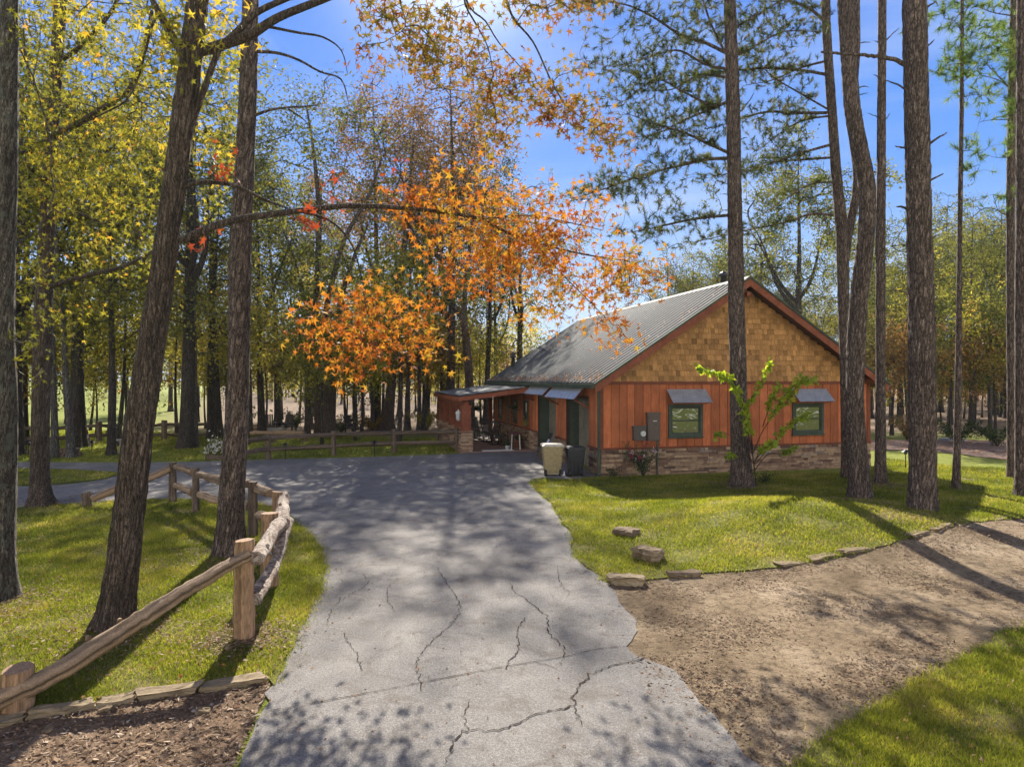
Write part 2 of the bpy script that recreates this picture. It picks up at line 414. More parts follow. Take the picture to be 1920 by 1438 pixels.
def tag(o, label=None, cat=None, group=None, kind=None):
    if label: o['label'] = label
    if cat: o['category'] = cat
    if group: o['group'] = group
    if kind: o['kind'] = kind
    return o
def empty(name, loc, label=None, cat=None, group=None):
    o = bpy.data.objects.new(name, None); COL.objects.link(o)
    o.empty_display_size = .2; o.location = loc; WL[o.name] = np.asarray(loc, float)
    return tag(o, label, cat, group)
def dup(root, loc, rz=0.0, sc=1.0, label=None, group=None, rx=0.0, ry=0.0):
    r = root.copy(); COL.objects.link(r); r.location = loc; r.rotation_euler = (rx, ry, rz)
    r.scale = (sc, sc, sc) if np.isscalar(sc) else sc
    WL[r.name] = np.asarray(loc, float)
    if label: r['label'] = label
    if group: r['group'] = group
    for ch in list(root.children):
        c = ch.copy(); COL.objects.link(c); c.parent = r
        for g in list(ch.children):
            d = g.copy(); COL.objects.link(d); d.parent = c
    return r

QB = np.array([[0, 3, 2, 1], [4, 5, 6, 7], [0, 1, 5, 4], [1, 2, 6, 5], [2, 3, 7, 6], [3, 0, 4, 7]])
def box8(mb, pts, tone=.5, mi=0): mb.add(pts, QB, tone, mi)
def box(mb, c, ax, ay, az, tone=.5, mi=0, taper=1.0):
    c = np.asarray(c, float); ax, ay, az = [np.asarray(a, float) for a in (ax, ay, az)]
    pts = [c - ax - ay - az, c + ax - ay - az, c + ax + ay - az, c - ax + ay - az]
    pts += [c + az + (p - c + az) * taper for p in pts]
    box8(mb, pts, tone, mi)
def abox(mb, x0, y0, z0, x1, y1, z1, tone=.5, mi=0):
    box(mb, ((x0 + x1) / 2, (y0 + y1) / 2, (z0 + z1) / 2), ((x1 - x0) / 2, 0, 0), (0, (y1 - y0) / 2, 0), (0, 0, (z1 - z0) / 2), tone, mi)

def frames(pts):
    pts = np.asarray(pts, float)
    T = np.gradient(pts, axis=0); T /= np.linalg.norm(T, axis=1)[:, None] + 1e-9
    a = np.array([1., 0, 0]) if abs(T[0][0]) < .8 else np.array([0, 1., 0])
    N = np.zeros_like(T); n = a - T[0] * a.dot(T[0]); n /= np.linalg.norm(n)
    for i in range(len(T)):
        n = n - T[i] * n.dot(T[i]); n /= np.linalg.norm(n) + 1e-9; N[i] = n
    return T, N, np.cross(T, N)
def tube(mb, pts, rad, n=8, tone=.5, caps=True, mi=0, disp=None):
    pts = np.asarray(pts, float); rad = np.broadcast_to(np.asarray(rad, float), (len(pts),))
    T, N, B = frames(pts); th = np.arange(n) / n * 2 * np.pi
    r = rad[:, None] * np.ones(n)[None]
    if disp is not None: r = r * (1 + disp(np.cumsum(np.r_[0, np.linalg.norm(np.diff(pts, axis=0), axis=1)])[:, None], th[None]))
    V = pts[:, None] + N[:, None] * (np.cos(th)[None, :, None] * r[..., None]) + B[:, None] * (np.sin(th)[None, :, None] * r[..., None])
    V = V.reshape(-1, 3)
    i = np.arange(len(pts) - 1)[:, None] * n; j = np.arange(n)[None]; k = (j + 1) % n
    Fa = np.stack([i + j, i + k, i + n + k, i + n + j], -1).reshape(-1, 4)
    mb.add(V, Fa, tone, mi)
    if caps and n >= 3:
        for e, rev in ((0, True), (len(pts) - 1, False)):
            ring = V[e * n:(e + 1) * n]; c = ring.mean(0)
            VV = np.vstack([ring, c]); q = np.arange(n)
            tr = np.stack([q, (q + 1) % n, np.full(n, n)], -1)
            mb.add(VV, tr[:, ::-1] if rev else tr, tone, mi)
def cat(pts, step=None, n=None):
    """smooth curve through points (rows may carry extra columns such as a radius)"""
    p = np.asarray(pts, float)
    q = np.vstack([2 * p[0] - p[1], p, 2 * p[-1] - p[-2]])
    out = []
    for i in range(1, len(q) - 2):
        L = np.linalg.norm(q[i + 1][:3] - q[i][:3]); m = n if n else max(1, int(math.ceil(L / step)))
        for k in range(m):
            t = k / m; a, b, c, d = q[i - 1], q[i], q[i + 1], q[i + 2]
            out.append(.5 * ((2 * b) + (-a + c) * t + (2 * a - 5 * b + 4 * c - d) * t * t + (-a + 3 * b - 3 * c + d) * t ** 3))
    out.append(q[-2]); return np.array(out)
def lathe(mb, prof, c, n=16, tone=.5, mi=0):
    prof = np.asarray(prof, float); th = np.arange(n) / n * 2 * np.pi
    V = np.stack([c[0] + prof[:, 0:1] * np.cos(th), c[1] + prof[:, 0:1] * np.sin(th), c[2] + prof[:, 1:2] + 0 * th], -1).reshape(-1, 3)
    i = np.arange(len(prof) - 1)[:, None] * n; j = np.arange(n)[None]; k = (j + 1) % n
    mb.add(V, np.stack([i + j, i + k, i + n + k, i + n + j], -1).reshape(-1, 4), tone, mi)

# leaf outlines: (points x,y,z fold) and faces
def star_leaf():
    tips = [(-128, .62), (-68, .86), (0, 1.0), (68, .86), (128, .62)]
    pts = [(0, .02)]; out = [(0, -.12)]
    ang = [t[0] for t in tips]
    seq = []
    for i, (a, r) in enumerate(tips):
        if i: seq.append(((ang[i] + ang[i - 1]) / 2, .27))
        seq.append((a, r))
    for a, r in seq: out.append((r * math.sin(R(a)), r * math.cos(R(a))))
    V = pts + out
    V = np.array([(x, y + .12, -.28 * (x * x + y * y)) for x, y in V]) * np.array([.62, .62, .62])
    n = len(out); Fa = np.array([(0, 1 + (i + 1) % n, 1 + i) for i in range(n)])
    return V, Fa
def kite_leaf(): return np.array([(0, 0, 0), (.36, .45, -.08), (0, 1, -.1), (-.36, .45, -.08)], float) , np.array([(0, 1, 2, 3)])
def tri3_leaf():
    V = np.array([(0, 0, 0), (.5, .35, -.12), (.18, .42, 0), (.0, 1, -.15), (-.18, .42, 0), (-.5, .35, -.12)], float)
    return V, np.array([(0, 1, 2), (0, 2, 4), (2, 3, 4), (0, 4, 5)])
def heart_leaf():
    V = np.array([(0, .08, 0), (.28, -.02, -.05), (.5, .25, -.1), (.36, .6, -.08), (0, 1, -.14), (-.36, .6, -.08), (-.5, .25, -.1), (-.28, -.02, -.05)], float)
    return V, np.array([(0, i, i + 1) for i in range(1, 7)] )
STAR, KITE, TRI3, HEART = star_leaf(), kite_leaf(), tri3_leaf(), heart_leaf()

def norm(a): return a / (np.linalg.norm(a, axis=-1, keepdims=True) + 1e-9)
def leaves(mb, pos, size, tmpl, rng, tone, droop=.5, flat=.6):
    n = len(pos); V0, F0 = tmpl
    d = rng.normal(size=(n, 3)); d[:, 2] -= droop; d = norm(d)
    u = rng.normal(size=(n, 3)); u[:, 2] += flat; u = norm(u - d * (u * d).sum(1)[:, None])
    w = np.cross(d, u)
    s = np.broadcast_to(size, (n,)) * rng.uniform(.65, 1.25, n)
    wx = rng.uniform(.55, 1.0, n)[:, None, None]; cz = rng.uniform(-1.2, 3.2, n)[:, None, None]; sk = rng.normal(0, .18, n)[:, None, None]
    V = pos[:, None] + (w[:, None] * (V0[None, :, 0:1] * wx + V0[None, :, 1:2] * sk) + d[:, None] * V0[None, :, 1:2] + u[:, None] * V0[None, :, 2:3] * cz) * s[:, None, None]
    Fa = (F0[None] + (np.arange(n) * len(V0))[:, None, None]).reshape(-1, F0.shape[1])
    mb.add(V.reshape(-1, 3), Fa, np.repeat(np.broadcast_to(tone, (n,)), len(V0)))

def needles(mb, pos, dirs, L, rng, per=22, w=.006, tone=.5, spread=.9):
    n = len(pos); N = n * per
    p = np.repeat(pos, per, 0); dd = np.repeat(dirs, per, 0)
    d = norm(dd + rng.normal(size=(N, 3)) * spread * .75)
    l = L * rng.uniform(.6, 1.1, N)
    s = norm(np.cross(d, rng.normal(size=(N, 3)))) * w
    p = p + dd * rng.uniform(-.10, .06, N)[:, None]
    V = np.stack([p - s, p + s, p + d * l[:, None]], 1).reshape(-1, 3)
    tn = np.repeat(np.repeat(np.broadcast_to(tone, (n,)), per) + rng.normal(0, .12, N), 3)
    mb.add(V, np.arange(N * 3).reshape(-1, 3), np.clip(tn, 0, 1))

def colonize(nodes, targets, rng, pathw=.25, seglen=.45, sag=.04):
    """grow branches from given nodes to each target; returns (points, parent index) incl. intermediate points"""
    nodes = np.asarray(nodes, float); n0 = len(nodes)
    tot = n0 + len(targets) * 12
    pts = np.zeros((tot, 3)); pts[:n0] = nodes; par = np.full(tot, -1); pl = np.zeros(tot); cnt = n0
    dist0 = np.array([np.min(np.linalg.norm(nodes - t, axis=1)) for t in targets])
    ends = []
    for ti in np.argsort(dist0):
        t = targets[ti]
        d = np.linalg.norm(pts[:cnt] - t, axis=1)
        k = int(np.argmin(d + pathw * pl[:cnt] + np.where(d < .03, .0, 0)))
        L = d[k]; m = int(min(11, max(1, math.ceil(L / seglen))))
        a = pts[k].copy(); prev = k
        off = rng.normal(size=3) * L * .10; off[2] += L * sag * 2
        for j in range(1, m + 1):
            f = j / m
            if cnt >= tot: break
            pts[cnt] = a + (t - a) * f + off * math.sin(math.pi * f) + (rng.normal(size=3) * .03 * min(1, L) if j < m else 0)
            par[cnt] = prev; pl[cnt] = pl[prev] + L / m; prev = cnt; cnt += 1
        ends.append(prev)
    return pts[:cnt], par[:cnt], n0, np.array(ends)

def twigs_mesh(mb, pts, par, n0, rtip=.006, expo=.5, nmax=6, rmax=.2):
    cnt = np.ones(len(pts))
    haschild = np.zeros(len(pts), bool)
    for i in range(len(pts) - 1, n0 - 1, -1):
        if par[i] >= 0: 
            if haschild[i]: cnt[i] -= 1
            cnt[par[i]] += cnt[i] + (1 if not haschild[par[i]] else 0) - (1 if not haschild[par[i]] else 0)
            haschild[par[i]] = True
    r = np.minimum(rtip * cnt ** expo, rmax)
    idx = np.arange(n0, len(pts)); p = par[idx]
    for sides, sel in ((3, r[idx] < rtip * 3), (5, r[idx] >= rtip * 3)):
        ii = idx[sel]; pp = p[sel]
        if not len(ii): continue
        A, B = pts[pp], pts[ii]
        ra = np.minimum(r[pp], r[ii] * 1.35); rb = r[ii]
        T = norm(B - A); X = norm(np.cross(T, np.array([.31, .42, .85]))); Y = np.cross(T, X)
        th = np.arange(sides) / sides * 2 * np.pi; c, s = np.cos(th), np.sin(th)
        ring = X[:, None] * c[None, :, None] + Y[:, None] * s[None, :, None]
        V = np.concatenate([A[:, None] + ring * ra[:, None, None], B[:, None] + ring * rb[:, None, None]], 1)
        j = np.arange(sides); k = (j + 1) % sides
        F0 = np.stack([j, k, k + sides, j + sides], -1)
        Fa = (F0[None] + (np.arange(len(ii)) * 2 * sides)[:, None, None]).reshape(-1, 4)
        mb.add(V.reshape(-1, 3), Fa, .5)
    return r

def bark_disp(seed, amp=.06, plates=13):
    r = np.random.default_rng(seed); ph = r.uniform(0, 6.28, 12)
    def f(s, th):
        a = np.sin(plates * th + 1.6 * np.sin(s * 2.3 + ph[0] + th) + ph[1]) * .5
        a = a + np.sin((plates + 6) * th - 2.2 * np.sin(s * 3.7 + ph[2]) + ph[3]) * .35
        b = np.sin(s * 17 + 3 * np.sin(2 * th + ph[4]) + 2 * np.sin(s * 5 + ph[5])) * .35
        return amp * (a + b * (a > -.2)) + .03 * np.sin(2 * th + s * .8 + ph[6]) + .02 * np.sin(3 * th - s * 1.7 + ph[7])
    return f

def trunk_pts(path, d0, d1=None):
    """path rows: (px, py, width_px); depth runs from d0 at the first to d1 at the last; returns rows x,y,z,r"""
    path = np.asarray(path, float); d1 = d0 if d1 is None else d1
    out = []
    for (px, py, w) in path:
        f = (path[0][1] - py) / (path[0][1] - path[-1][1] + 1e-9)
        d = d0 + (d1 - d0) * f
        out.append(np.r_[P(px, py, d), w / 2 / F * d])
    return np.array(out)

def near_trunk(name_mat, path, d0, parent, d1=None, sides=44, seed=1, flare=.35, ext=3.0, amp=.055, step=.05, plates=13):
    tp = trunk_pts(path, d0, d1)
    if ext:
        v = tp[-1][:3] - tp[-2][:3]; v /= np.linalg.norm(v)
        tp = np.vstack([tp, np.r_[tp[-1][:3] + v * ext, tp[-1][3] * .72]])
    c = cat(tp, step)
    h = c[:, 2] - c[0, 2]
    c[:, 3] *= 1 + flare * np.exp(-np.maximum(h, 0) / .22)
    c = np.vstack([np.r_[c[0, :3] - [0, 0, .25], c[0, 3] * 1.1], c])
    mb = MB(); dsp = bark_disp(seed, amp, plates)
    def dd(s, th):
        return dsp(s, th) + flare * .35 * np.exp(-np.maximum(s - .25, 0) / .2) * np.sin(5 * th + seed)
    tube(mb, c[:, :3], c[:, 3], sides, disp=dd)
    return mb.build('trunk', M[name_mat], parent, True), tp

def sheet(name, mat, poly, off, spacing=.35, kind='structure', rngseed=0, wobble=.0, extra=None):
    """flat sheet inside a world x,y polygon, laid off metres above the ground shape"""
    rng = np.random.default_rng(rngseed)
    pl = cat(np.c_[poly, np.zeros(len(poly))][:, :3], spacing * .7)[:, :2] if len(poly) > 2 else poly
    pl = pl + rng.normal(size=pl.shape) * wobble
    lo, hi = pl.min(0), pl.max(0)
    gx, gy = np.meshgrid(np.arange(lo[0], hi[0], spacing), np.arange(lo[1], hi[1], spacing))
    pts = np.c_[gx.ravel(), gy.ravel()] + rng.uniform(-.2, .2, (gx.size, 2)) * spacing
    pts = pts[inside(pts, pl)]
    allp = [Vector(p) for p in pl] + [Vector(p) for p in pts]
    n = len(pl)
    ov, oe, of, *_ = delaunay_2d_cdt(allp, [(i, (i + 1) % n) for i in range(n)], [], 1, 1e-5)
    V = np.array([(v.x, v.y) for v in ov]); Fa = np.array(of)
    z = gz(V[:, 0], V[:, 1]) + off
    mb = MB(); mb.add(np.c_[V, z], Fa)
    if extra: extra(mb)
    o = mb.build(name, mat, None, True)
    if kind: o['kind'] = kind
    return o, pl
def inside(p, poly):
    x, y = p[:, 0], p[:, 1]; c = np.zeros(len(p), bool); j = len(poly) - 1
    for i in range(len(poly)):
        xi, yi = poly[i]; xj, yj = poly[j]
        c ^= ((yi > y) != (yj > y)) & (x < (xj - xi) * (y - yi) / (yj - yi + 1e-12) + xi)
        j = i
    return c
def gpoly(l): return np.array([G(*p)[:2] for p in l])
# ------------------------------------------------------------------ ground, drive, lawns
def spaced(a, b, n, k): 
    t = np.linspace(-1, 1, n); return (a + b) / 2 + (b - a) / 2 * np.sinh(k * t) / math.sinh(k)
xs = spaced(-700, 700, 261, 5.0); ys = np.concatenate([np.linspace(-60, 3, 12), 3 + 900 * (np.linspace(0, 1, 250) ** 2.6)[1:]])
gx, gy = np.meshgrid(xs, ys)
V = np.c_[gx.ravel(), gy.ravel(), gz(gx, gy).ravel()]
nx, ny = len(xs), len(ys)
i = (np.arange(ny - 1)[:, None] * nx + np.arange(nx - 1)[None]).ravel()
mb = MB(); mb.add(V, np.stack([i, i + 1, i + nx + 1, i + nx], -1))
tag(mb.build('ground', M['ground'], None, True), kind='structure')

DRIVE = gpoly([(395, 1600), (450, 1438), (508, 1300), (560, 1185), (602, 1095), (606, 1060), (588, 1015), (548, 978), (498, 950), (430, 942),
    (330, 940), (230, 942), (150, 948), (60, 955), (-60, 962), (-400, 985), (-700, 1000), (-700, 905), (-300, 912), (0, 913), (120, 909), (200, 898), (224, 888), (190, 884), (110, 880), (0, 878),
    (-400, 874), (-700, 872), (-700, 862), (-300, 864), (0, 867), (150, 868), (330, 867), (440, 864), (540, 861), (640, 859), (740, 856), (820, 853), (870, 850), (900, 846), (1000, 846),
    (1012, 856), (1104, 882), (1112, 896), (1062, 899), (1012, 897), (995, 902), (1002, 918), (1030, 945), (1048, 975), (1072, 1008), (1070, 1030), (1090, 1060), (1130, 1085), (1165, 1130), (1196, 1185),
    (1180, 1222), (1262, 1262), (1330, 1340), (1420, 1438), (1560, 1600)])
def crack_strip(mb, px_pts, w, seed, mi=1, jit=.03, off=.026):
    rng = np.random.default_rng(seed)
    g = np.array([G(*p) for p in px_pts]); c = cat(g, .045)
    c[1:-1, :2] += np.cumsum(rng.normal(0, jit * .35, (len(c) - 2, 2)), 0) * .0 + rng.normal(0, jit * .45, (len(c) - 2, 2))
    T = norm(np.gradient(c, axis=0)); S = np.stack([-T[:, 1], T[:, 0], 0 * T[:, 0]], -1)
    ww = w * .62 * rng.uniform(.2, 1.5, len(c)); ww[0] = ww[-1] = .001
    L = c + S * ww[:, None]; Rr = c - S * ww[:, None]
    for q in (L, Rr): q[:, 2] = gz(q[:, 0], q[:, 1]) + off
    n = len(c); i = np.arange(n - 1)
    mb.add(np.vstack([L, Rr]), np.stack([i, i + n, i + n + 1, i + 1], -1), .5, mi)
def cracks(mb):
    S = [([(497, 1338), (640, 1312), (790, 1283), (945, 1253), (1050, 1236), (1120, 1220), (1180, 1214)], .008, .004),
         ([(832, 1438), (850, 1400), (868, 1378), (900, 1372), (950, 1370), (1000, 1345), (1076, 1326), (1074, 1312), (1095, 1280), (1130, 1258), (1185, 1243), (1240, 1232)], .013, .03),
         ([(1076, 1326), (1082, 1345), (1092, 1368)], .007, .03), ([(875, 1375), (872, 1340), (880, 1318)], .006, .03),
         ([(952, 1258), (955, 1243), (970, 1225), (973, 1207), (967, 1195), (975, 1175), (985, 1160)], .009, .03),
         ([(1048, 1252), (1058, 1230), (1055, 1215), (1030, 1190), (1024, 1160), (1010, 1145), (985, 1125), (965, 1112), (958, 1095)], .010, .03),
         ([(820, 1065), (835, 1092), (855, 1120), (862, 1145), (845, 1175), (815, 1200), (795, 1222), (782, 1245), (788, 1280), (790, 1300)], .008, .03),
         ([(642, 1186), (655, 1210), (672, 1235), (678, 1262)], .007, .03),
         ([(680, 1078), (688, 1098), (660, 1115), (640, 1128)], .006, .03), ([(750, 1085), (730, 1100), (726, 1125), (740, 1150)], .006, .03),
         ([(1045, 1062), (1050, 1095), (1068, 1112), (1066, 1122)], .006, .03), ([(960, 1060), (1010, 1058), (1060, 1066)], .006, .01),
         ([(640, 1122), (620, 1150), (612, 1175)], .006, .03), ([(1000, 1243), (1030, 1252), (1045, 1258)], .006, .01),
         ([(640, 1025), (740, 1012), (850, 1003), (960, 1012)], .007, .03), ([(560, 1010), (700, 985), (860, 975), (1040, 985)], .006, .02)]
    for k, (pp, w, j) in enumerate(S): crack_strip(mb, pp, w, k, 1, j)
drive, drive_pl = sheet('driveway', [M['asphalt'], M['crack']], DRIVE, .018, .3, 'structure', 1, .02, cracks)

DIRT = gpoly([(1395, 1600), (1300, 1438), (1200, 1270), (1120, 1130), (1060, 1040), (1130, 1060), (1250, 1060), (1450, 1045), (1640, 1008), (1740, 972), (1880, 950), (2050, 940), (2500, 935), (2700, 1100), (2300, 1160), (1940, 1180),
              (1850, 1215), (1700, 1300), (1600, 1360), (1520, 1438), (1460, 1600)])
DIRT2 = gpoly([(1395, 1650), (1300, 1438), (1200, 1270), (1120, 1130), (1065, 1045), (1150, 1060), (1260, 1058), (1450, 1042), (1640, 1005), (1740, 968), (1880, 945), (2050, 935), (2600, 935), (2900, 1200), (2300, 1500), (1900, 1650)])
dirt, _ = sheet('dirt_patch', M['dirt'], DIRT2, .008, .35, 'structure', 2)
MULCH = gpoly([(520, 1650), (430, 1475), (505, 1290), (503, 1255), (380, 1285), (250, 1300), (178, 1312), (0, 1345), (-150, 1380), (-500, 1460), (-700, 1650)])
mulch, _ = sheet('mulch_bed', M['mulch'], MULCH, .0125, .3, 'structure', 3)
LAWN_L = gpoly([(503, 1272), (380, 1290), (250, 1305), (178, 1318), (0, 1348), (-150, 1385), (-600, 1440), (-1200, 1300), (-900, 1000), (-700, 985), (-60, 960), (60, 953), (150, 946), (230, 940), (330, 938),
                (430, 940), (500, 949), (552, 978), (592, 1014), (610, 1058), (606, 1095), (563, 1190), (510, 1290)])
lawn_l, LLp = sheet('lawn', M['lawn'], LAWN_L, .028, .3, 'structure', 4, .02)
LAWN_R = gpoly([(992, 904), (1014, 899), (1062, 901), (1116, 897), (1300, 893), (1585, 888), (1640, 880), (1660, 862), (1750, 872), (1900, 880), (2400, 890), (2700, 940), (2050, 962), (1900, 974), (1800, 983), (1740, 997), (1640, 1029), (1460, 1065),
                (1350, 1074), (1265, 1083), (1150, 1094), (1128, 1082), (1092, 1058), (1073, 1030), (1074, 1006), (1050, 973), (1032, 943), (1004, 918)])
lawn_r, LRp = sheet('lawn', M['lawn'], LAWN_R, .028, .3, 'structure', 5, .02)
LAWN_F = gpoly([(1460, 1650), (1505, 1438), (1530, 1402), (1600, 1352), (1690, 1302), (1780, 1250), (1850, 1215), (1930, 1180), (2200, 1160), (2800, 1120), (2900, 1500), (2200, 1650)])
lawn_f, LFp = sheet('lawn', M['lawn'], LAWN_F, .028, .3, 'structure', 6, .03)
ISL = gpoly([(-700, 874), (-300, 878), (0, 880), (110, 882), (190, 886), (220, 889), (196, 898), (120, 907), (0, 911), (-300, 910), (-700, 903)])
isl, ISp = sheet('lawn', M['lawn'], ISL, .028, .5, 'structure', 7, .03)
BED = gpoly([(1640, 845), (1700, 845), (1780, 850), (1880, 862), (2000, 868), (2300, 870), (2300, 822), (1890, 826), (1780, 826), (1660, 826), (1560, 826), (1500, 840)])
bed, BEp = sheet('leaf_bed', M['leafbed'], BED, .03, .6, 'structure', 8, .03)

def poly_sample(poly, n, rng, dens=None):
    lo, hi = poly.min(0), poly.max(0); out = []; tot = 0
    while tot < n:
        p = rng.uniform(lo, hi, (n * 2, 2))
        if dens is not None: p = p[rng.uniform(size=len(p)) < dens(p)]
        p = p[inside(p, poly)]; out.append(p); tot += len(p)
        if len(p) == 0: break
    return np.concatenate(out)[:n]
def in_view(p, m=1.08): return (p[:, 1] > 4.2) & (np.abs(p[:, 0]) < .75 * m * p[:, 1] + 1.8)
def patchy(x, y, f=1.0, s=0.0):
    return .5 + .25 * (np.sin(1.7 * f * x + 1.3 * np.sin(1.1 * f * y + s) + s) + np.sin(2.3 * f * y + 1.9 * np.sin(.9 * f * x + 2 * s)))
def blades(mb, p, rng, h=.05, w=.0032, near=6.0, off=.02):
    p = p + rng.normal(0, .05, p.shape) * (1 + 2 * (rng.random((len(p), 1)) < .06))
    n = len(p); d = np.maximum(p[:, 1], near); k = (d / near)
    hh = h * rng.uniform(.5, 1.35, n) * np.minimum(k ** .35, 1.6); ww = w * k ** .9 * rng.uniform(.7, 1.4, n)
    a = rng.uniform(0, 2 * np.pi, n); s = np.c_[np.cos(a), np.sin(a), 0 * a]
    lean = rng.normal(size=(n, 2)) * .5
    z = gz(p[:, 0], p[:, 1]) + off
    b = np.c_[p, z]
    tip = b + np.c_[lean * hh[:, None], hh]
    V = np.stack([b - s * ww[:, None], b + s * ww[:, None], tip], 1).reshape(-1, 3)
    pt = patchy(p[:, 0], p[:, 1], 1.0)
    pt2 = patchy(p[:, 0], p[:, 1], 3.1, 4.0); tn = np.clip(.42 + .45 * (pt - .5) + .3 * (pt2 - .5) + rng.normal(0, .2, n), 0, 1)
    mb.add(V, np.arange(3 * n).reshape(-1, 3), np.repeat(tn, 3))
rng = np.random.default_rng(5)
def grass_patch(poly, n, power=2.0, y0=6.0, h=.05, ymin=0):
    p = poly_sample(poly, n, rng, lambda q: np.where(in_view(q), np.minimum(1, (y0 / np.maximum(q[:, 1], 1)) ** power) * np.clip(patchy(q[:, 0], q[:, 1], 2.2, 1.0) * 1.5 + .15, .25, 1), 0))
    return p
mb = MB(); blades(mb, grass_patch(LLp, 230000), rng, .045)
tag(mb.build('grass', M['blade']), 'mown grass of the lawn left of the driveway under the leaning trunk', 'grass', kind='stuff')
mb = MB(); blades(mb, grass_patch(LRp, 170000, 1.6, 9.0), rng, .045)
tag(mb.build('grass', M['blade']), 'mown grass of the lawn in front of the house gable', 'grass', kind='stuff')
mb = MB(); blades(mb, grass_patch(LFp, 150000, 1.5, 5.0), rng, .05, .003)
tag(mb.build('grass', M['blade']), 'sunlit grass in the right foreground corner beside the dirt', 'grass', kind='stuff')
BACKL = gpoly([(-500, 863), (0, 866), (330, 866), (640, 858), (860, 850), (860, 832), (840, 822), (620, 818), (440, 815), (0, 800), (-700, 800)])
mb = MB()
p = poly_sample(BACKL, 60000, rng, lambda q: np.where(in_view(q), 1.0, 0)); blades(mb, p, rng, .045, .0034, off=0)
p = poly_sample(ISp, 9000, rng, lambda q: np.where(in_view(q), 1.0, 0)); blades(mb, p, rng, .045, .0034)
tag(mb.build('grass', M['blade']), 'grass beyond the drive around the rail fences and the island', 'grass', kind='stuff')

def chips(mb, p, rng, size, off, lo=0., hi=1.):
    n = len(p); pos = np.c_[p, gz(p[:, 0], p[:, 1]) + off]
    a = rng.uniform(0, 2 * np.pi, n); L = size * rng.uniform(.4, 1.6, n); W = L * rng.uniform(.12, .5, n)
    d = np.c_[np.cos(a), np.sin(a), rng.normal(0, .22, n)]; s = np.c_[-np.sin(a), np.cos(a), rng.normal(0, .3, n)]
    V = np.stack([pos - d * L[:, None], pos + s * W[:, None], pos + d * L[:, None], pos - s * W[:, None]], 1)
    V[:, :, 2] = np.maximum(V[:, :, 2], (pos[:, 2] - .004)[:, None])
    mb.add(V.reshape(-1, 3), np.arange(4 * n).reshape(-1, 4), np.repeat(rng.uniform(lo, hi, n), 4))
mb = MB(); chips(mb, poly_sample(MULCH, 9000, rng, lambda q: in_view(q) * 1.0), rng, .016, .022); chips(mb, poly_sample(MULCH, 2500, rng, lambda q: in_view(q) * 1.0), rng, .03, .028)
tag(mb.build('mulch_chips', M['chip']), 'bark chips and dry leaf scraps on the mulch in the left foreground', 'mulch', kind='stuff')
mb = MB(); dd = lambda q: np.where(in_view(q), np.clip((patchy(q[:, 0], q[:, 1], 1.6, 2.) - .3) * 2, .04, 1) * np.minimum(1, (7 / q[:, 1]) ** 1.3), 0)
DIRTV = DIRT
chips(mb, poly_sample(DIRTV, 30000, rng, dd), rng, .013, .013, 0, .75); chips(mb, poly_sample(DIRTV, 9000, rng, dd), rng, .022, .018, 0, .8)
tag(mb.build('dirt_debris', M['chip']), 'dry needles and twig bits scattered over the sandy dirt', 'forest litter', kind='stuff')
mb = MB(); chips(mb, poly_sample(BEp, 5000, rng, lambda q: in_view(q) * 1.0), rng, .07, .06, .4, 1)
tag(mb.build('bed_leaves', M['fallen']), 'dry leaves heaped over the bed at the right wood edge', 'leaf litter', kind='stuff')
# fallen leaves on grass and drive
mb = MB()
for poly, n, off in ((LLp, 2600, .082), (LRp, 1500, .085), (LFp, 300, .10), (drive_pl, 420, .03), (MULCH, 120, .035), (DIRTV, 150, .03)):
    p = poly_sample(poly, n, rng, lambda q: np.where(in_view(q), np.minimum(1, (7 / q[:, 1]) ** 1.5), 0))
    pos = np.c_[p, gz(p[:, 0], p[:, 1]) + off]
    leaves(mb, pos, .05, STAR, rng, rng.uniform(0, 1, n), 0, 3.0)
tag(mb.build('fallen_leaves', M['fallen']), 'loose brown autumn leaves scattered on lawns and driveway', 'leaf litter', kind='stuff')

# ------------------------------------------------------------------ loose stones and stone edging
def stone(name, a, b, depth, height, label, group=None, seed=0, cat_='stone', tone=.5, sink=.02):
    """flat split stone between two pixel base points a and b, lying away from the camera by depth metres"""
    r = np.random.default_rng(seed)
    A, B = G(*a), G(*b); u = B - A; L = np.linalg.norm(u); u /= L; v = np.array([-u[1], u[0], 0.]); 
    if v[1] < 0: v = -v
    nu, nv, nw = max(3, int(L / .06)), 3, 3
    c = (A + B) / 2 + v * depth / 2
    z0 = float(gz(c[0], c[1]))
    me_v = []; idx = {}
    bm = bmesh.new(); bmesh.ops.create_cube(bm, size=1.0)
    bmesh.ops.subdivide_edges(bm, edges=bm.edges[:], cuts=5, use_grid_fill=True)
    ph = r.uniform(0, 6.28, 8)
    V = np.array([vv.co[:] for vv in bm.verts]); Fa = [[q.index for q in f.verts] for f in bm.faces]
    bm.free()
    x, y, z = V.T * 1.0
    x = x * (1 + .10 * np.sin(3 * z + ph[0]) + .08 * np.sin(5 * y + ph[1])); y = y * (1 + .14 * np.sin(4 * x + ph[2]) + .1 * np.sin(7 * z + ph[3]))
    z = z * (1 + .16 * np.sin(4 * x + ph[4]) + .10 * np.sin(5 * y + ph[5])) + .10 * np.sin(2.5 * x + ph[6])
    n = r.normal(0, .018, (len(V), 3))
    W = c[None] + u[None] * (x * L)[:, None] + v[None] * (y * depth)[:, None]
    W = W + n * min(1, height * 6)
    W[:, 2] = z0 + height * (z + .5) - sink + n[:, 2] * height * 2
    mb = MB(); mb.add(W, np.array(Fa), np.clip(tone + r.normal(0, .05, len(V)), 0, 1))
    o = mb.build(name, M['rock'], None, False, origin=(c[0], c[1], z0)); return tag(o, label, cat_, group)
stone('rock', (1146, 1006), (1186, 1011), .35, .16, 'flat dark rock lying farthest back on the lawn beside the driveway', None, 1, tone=.1)
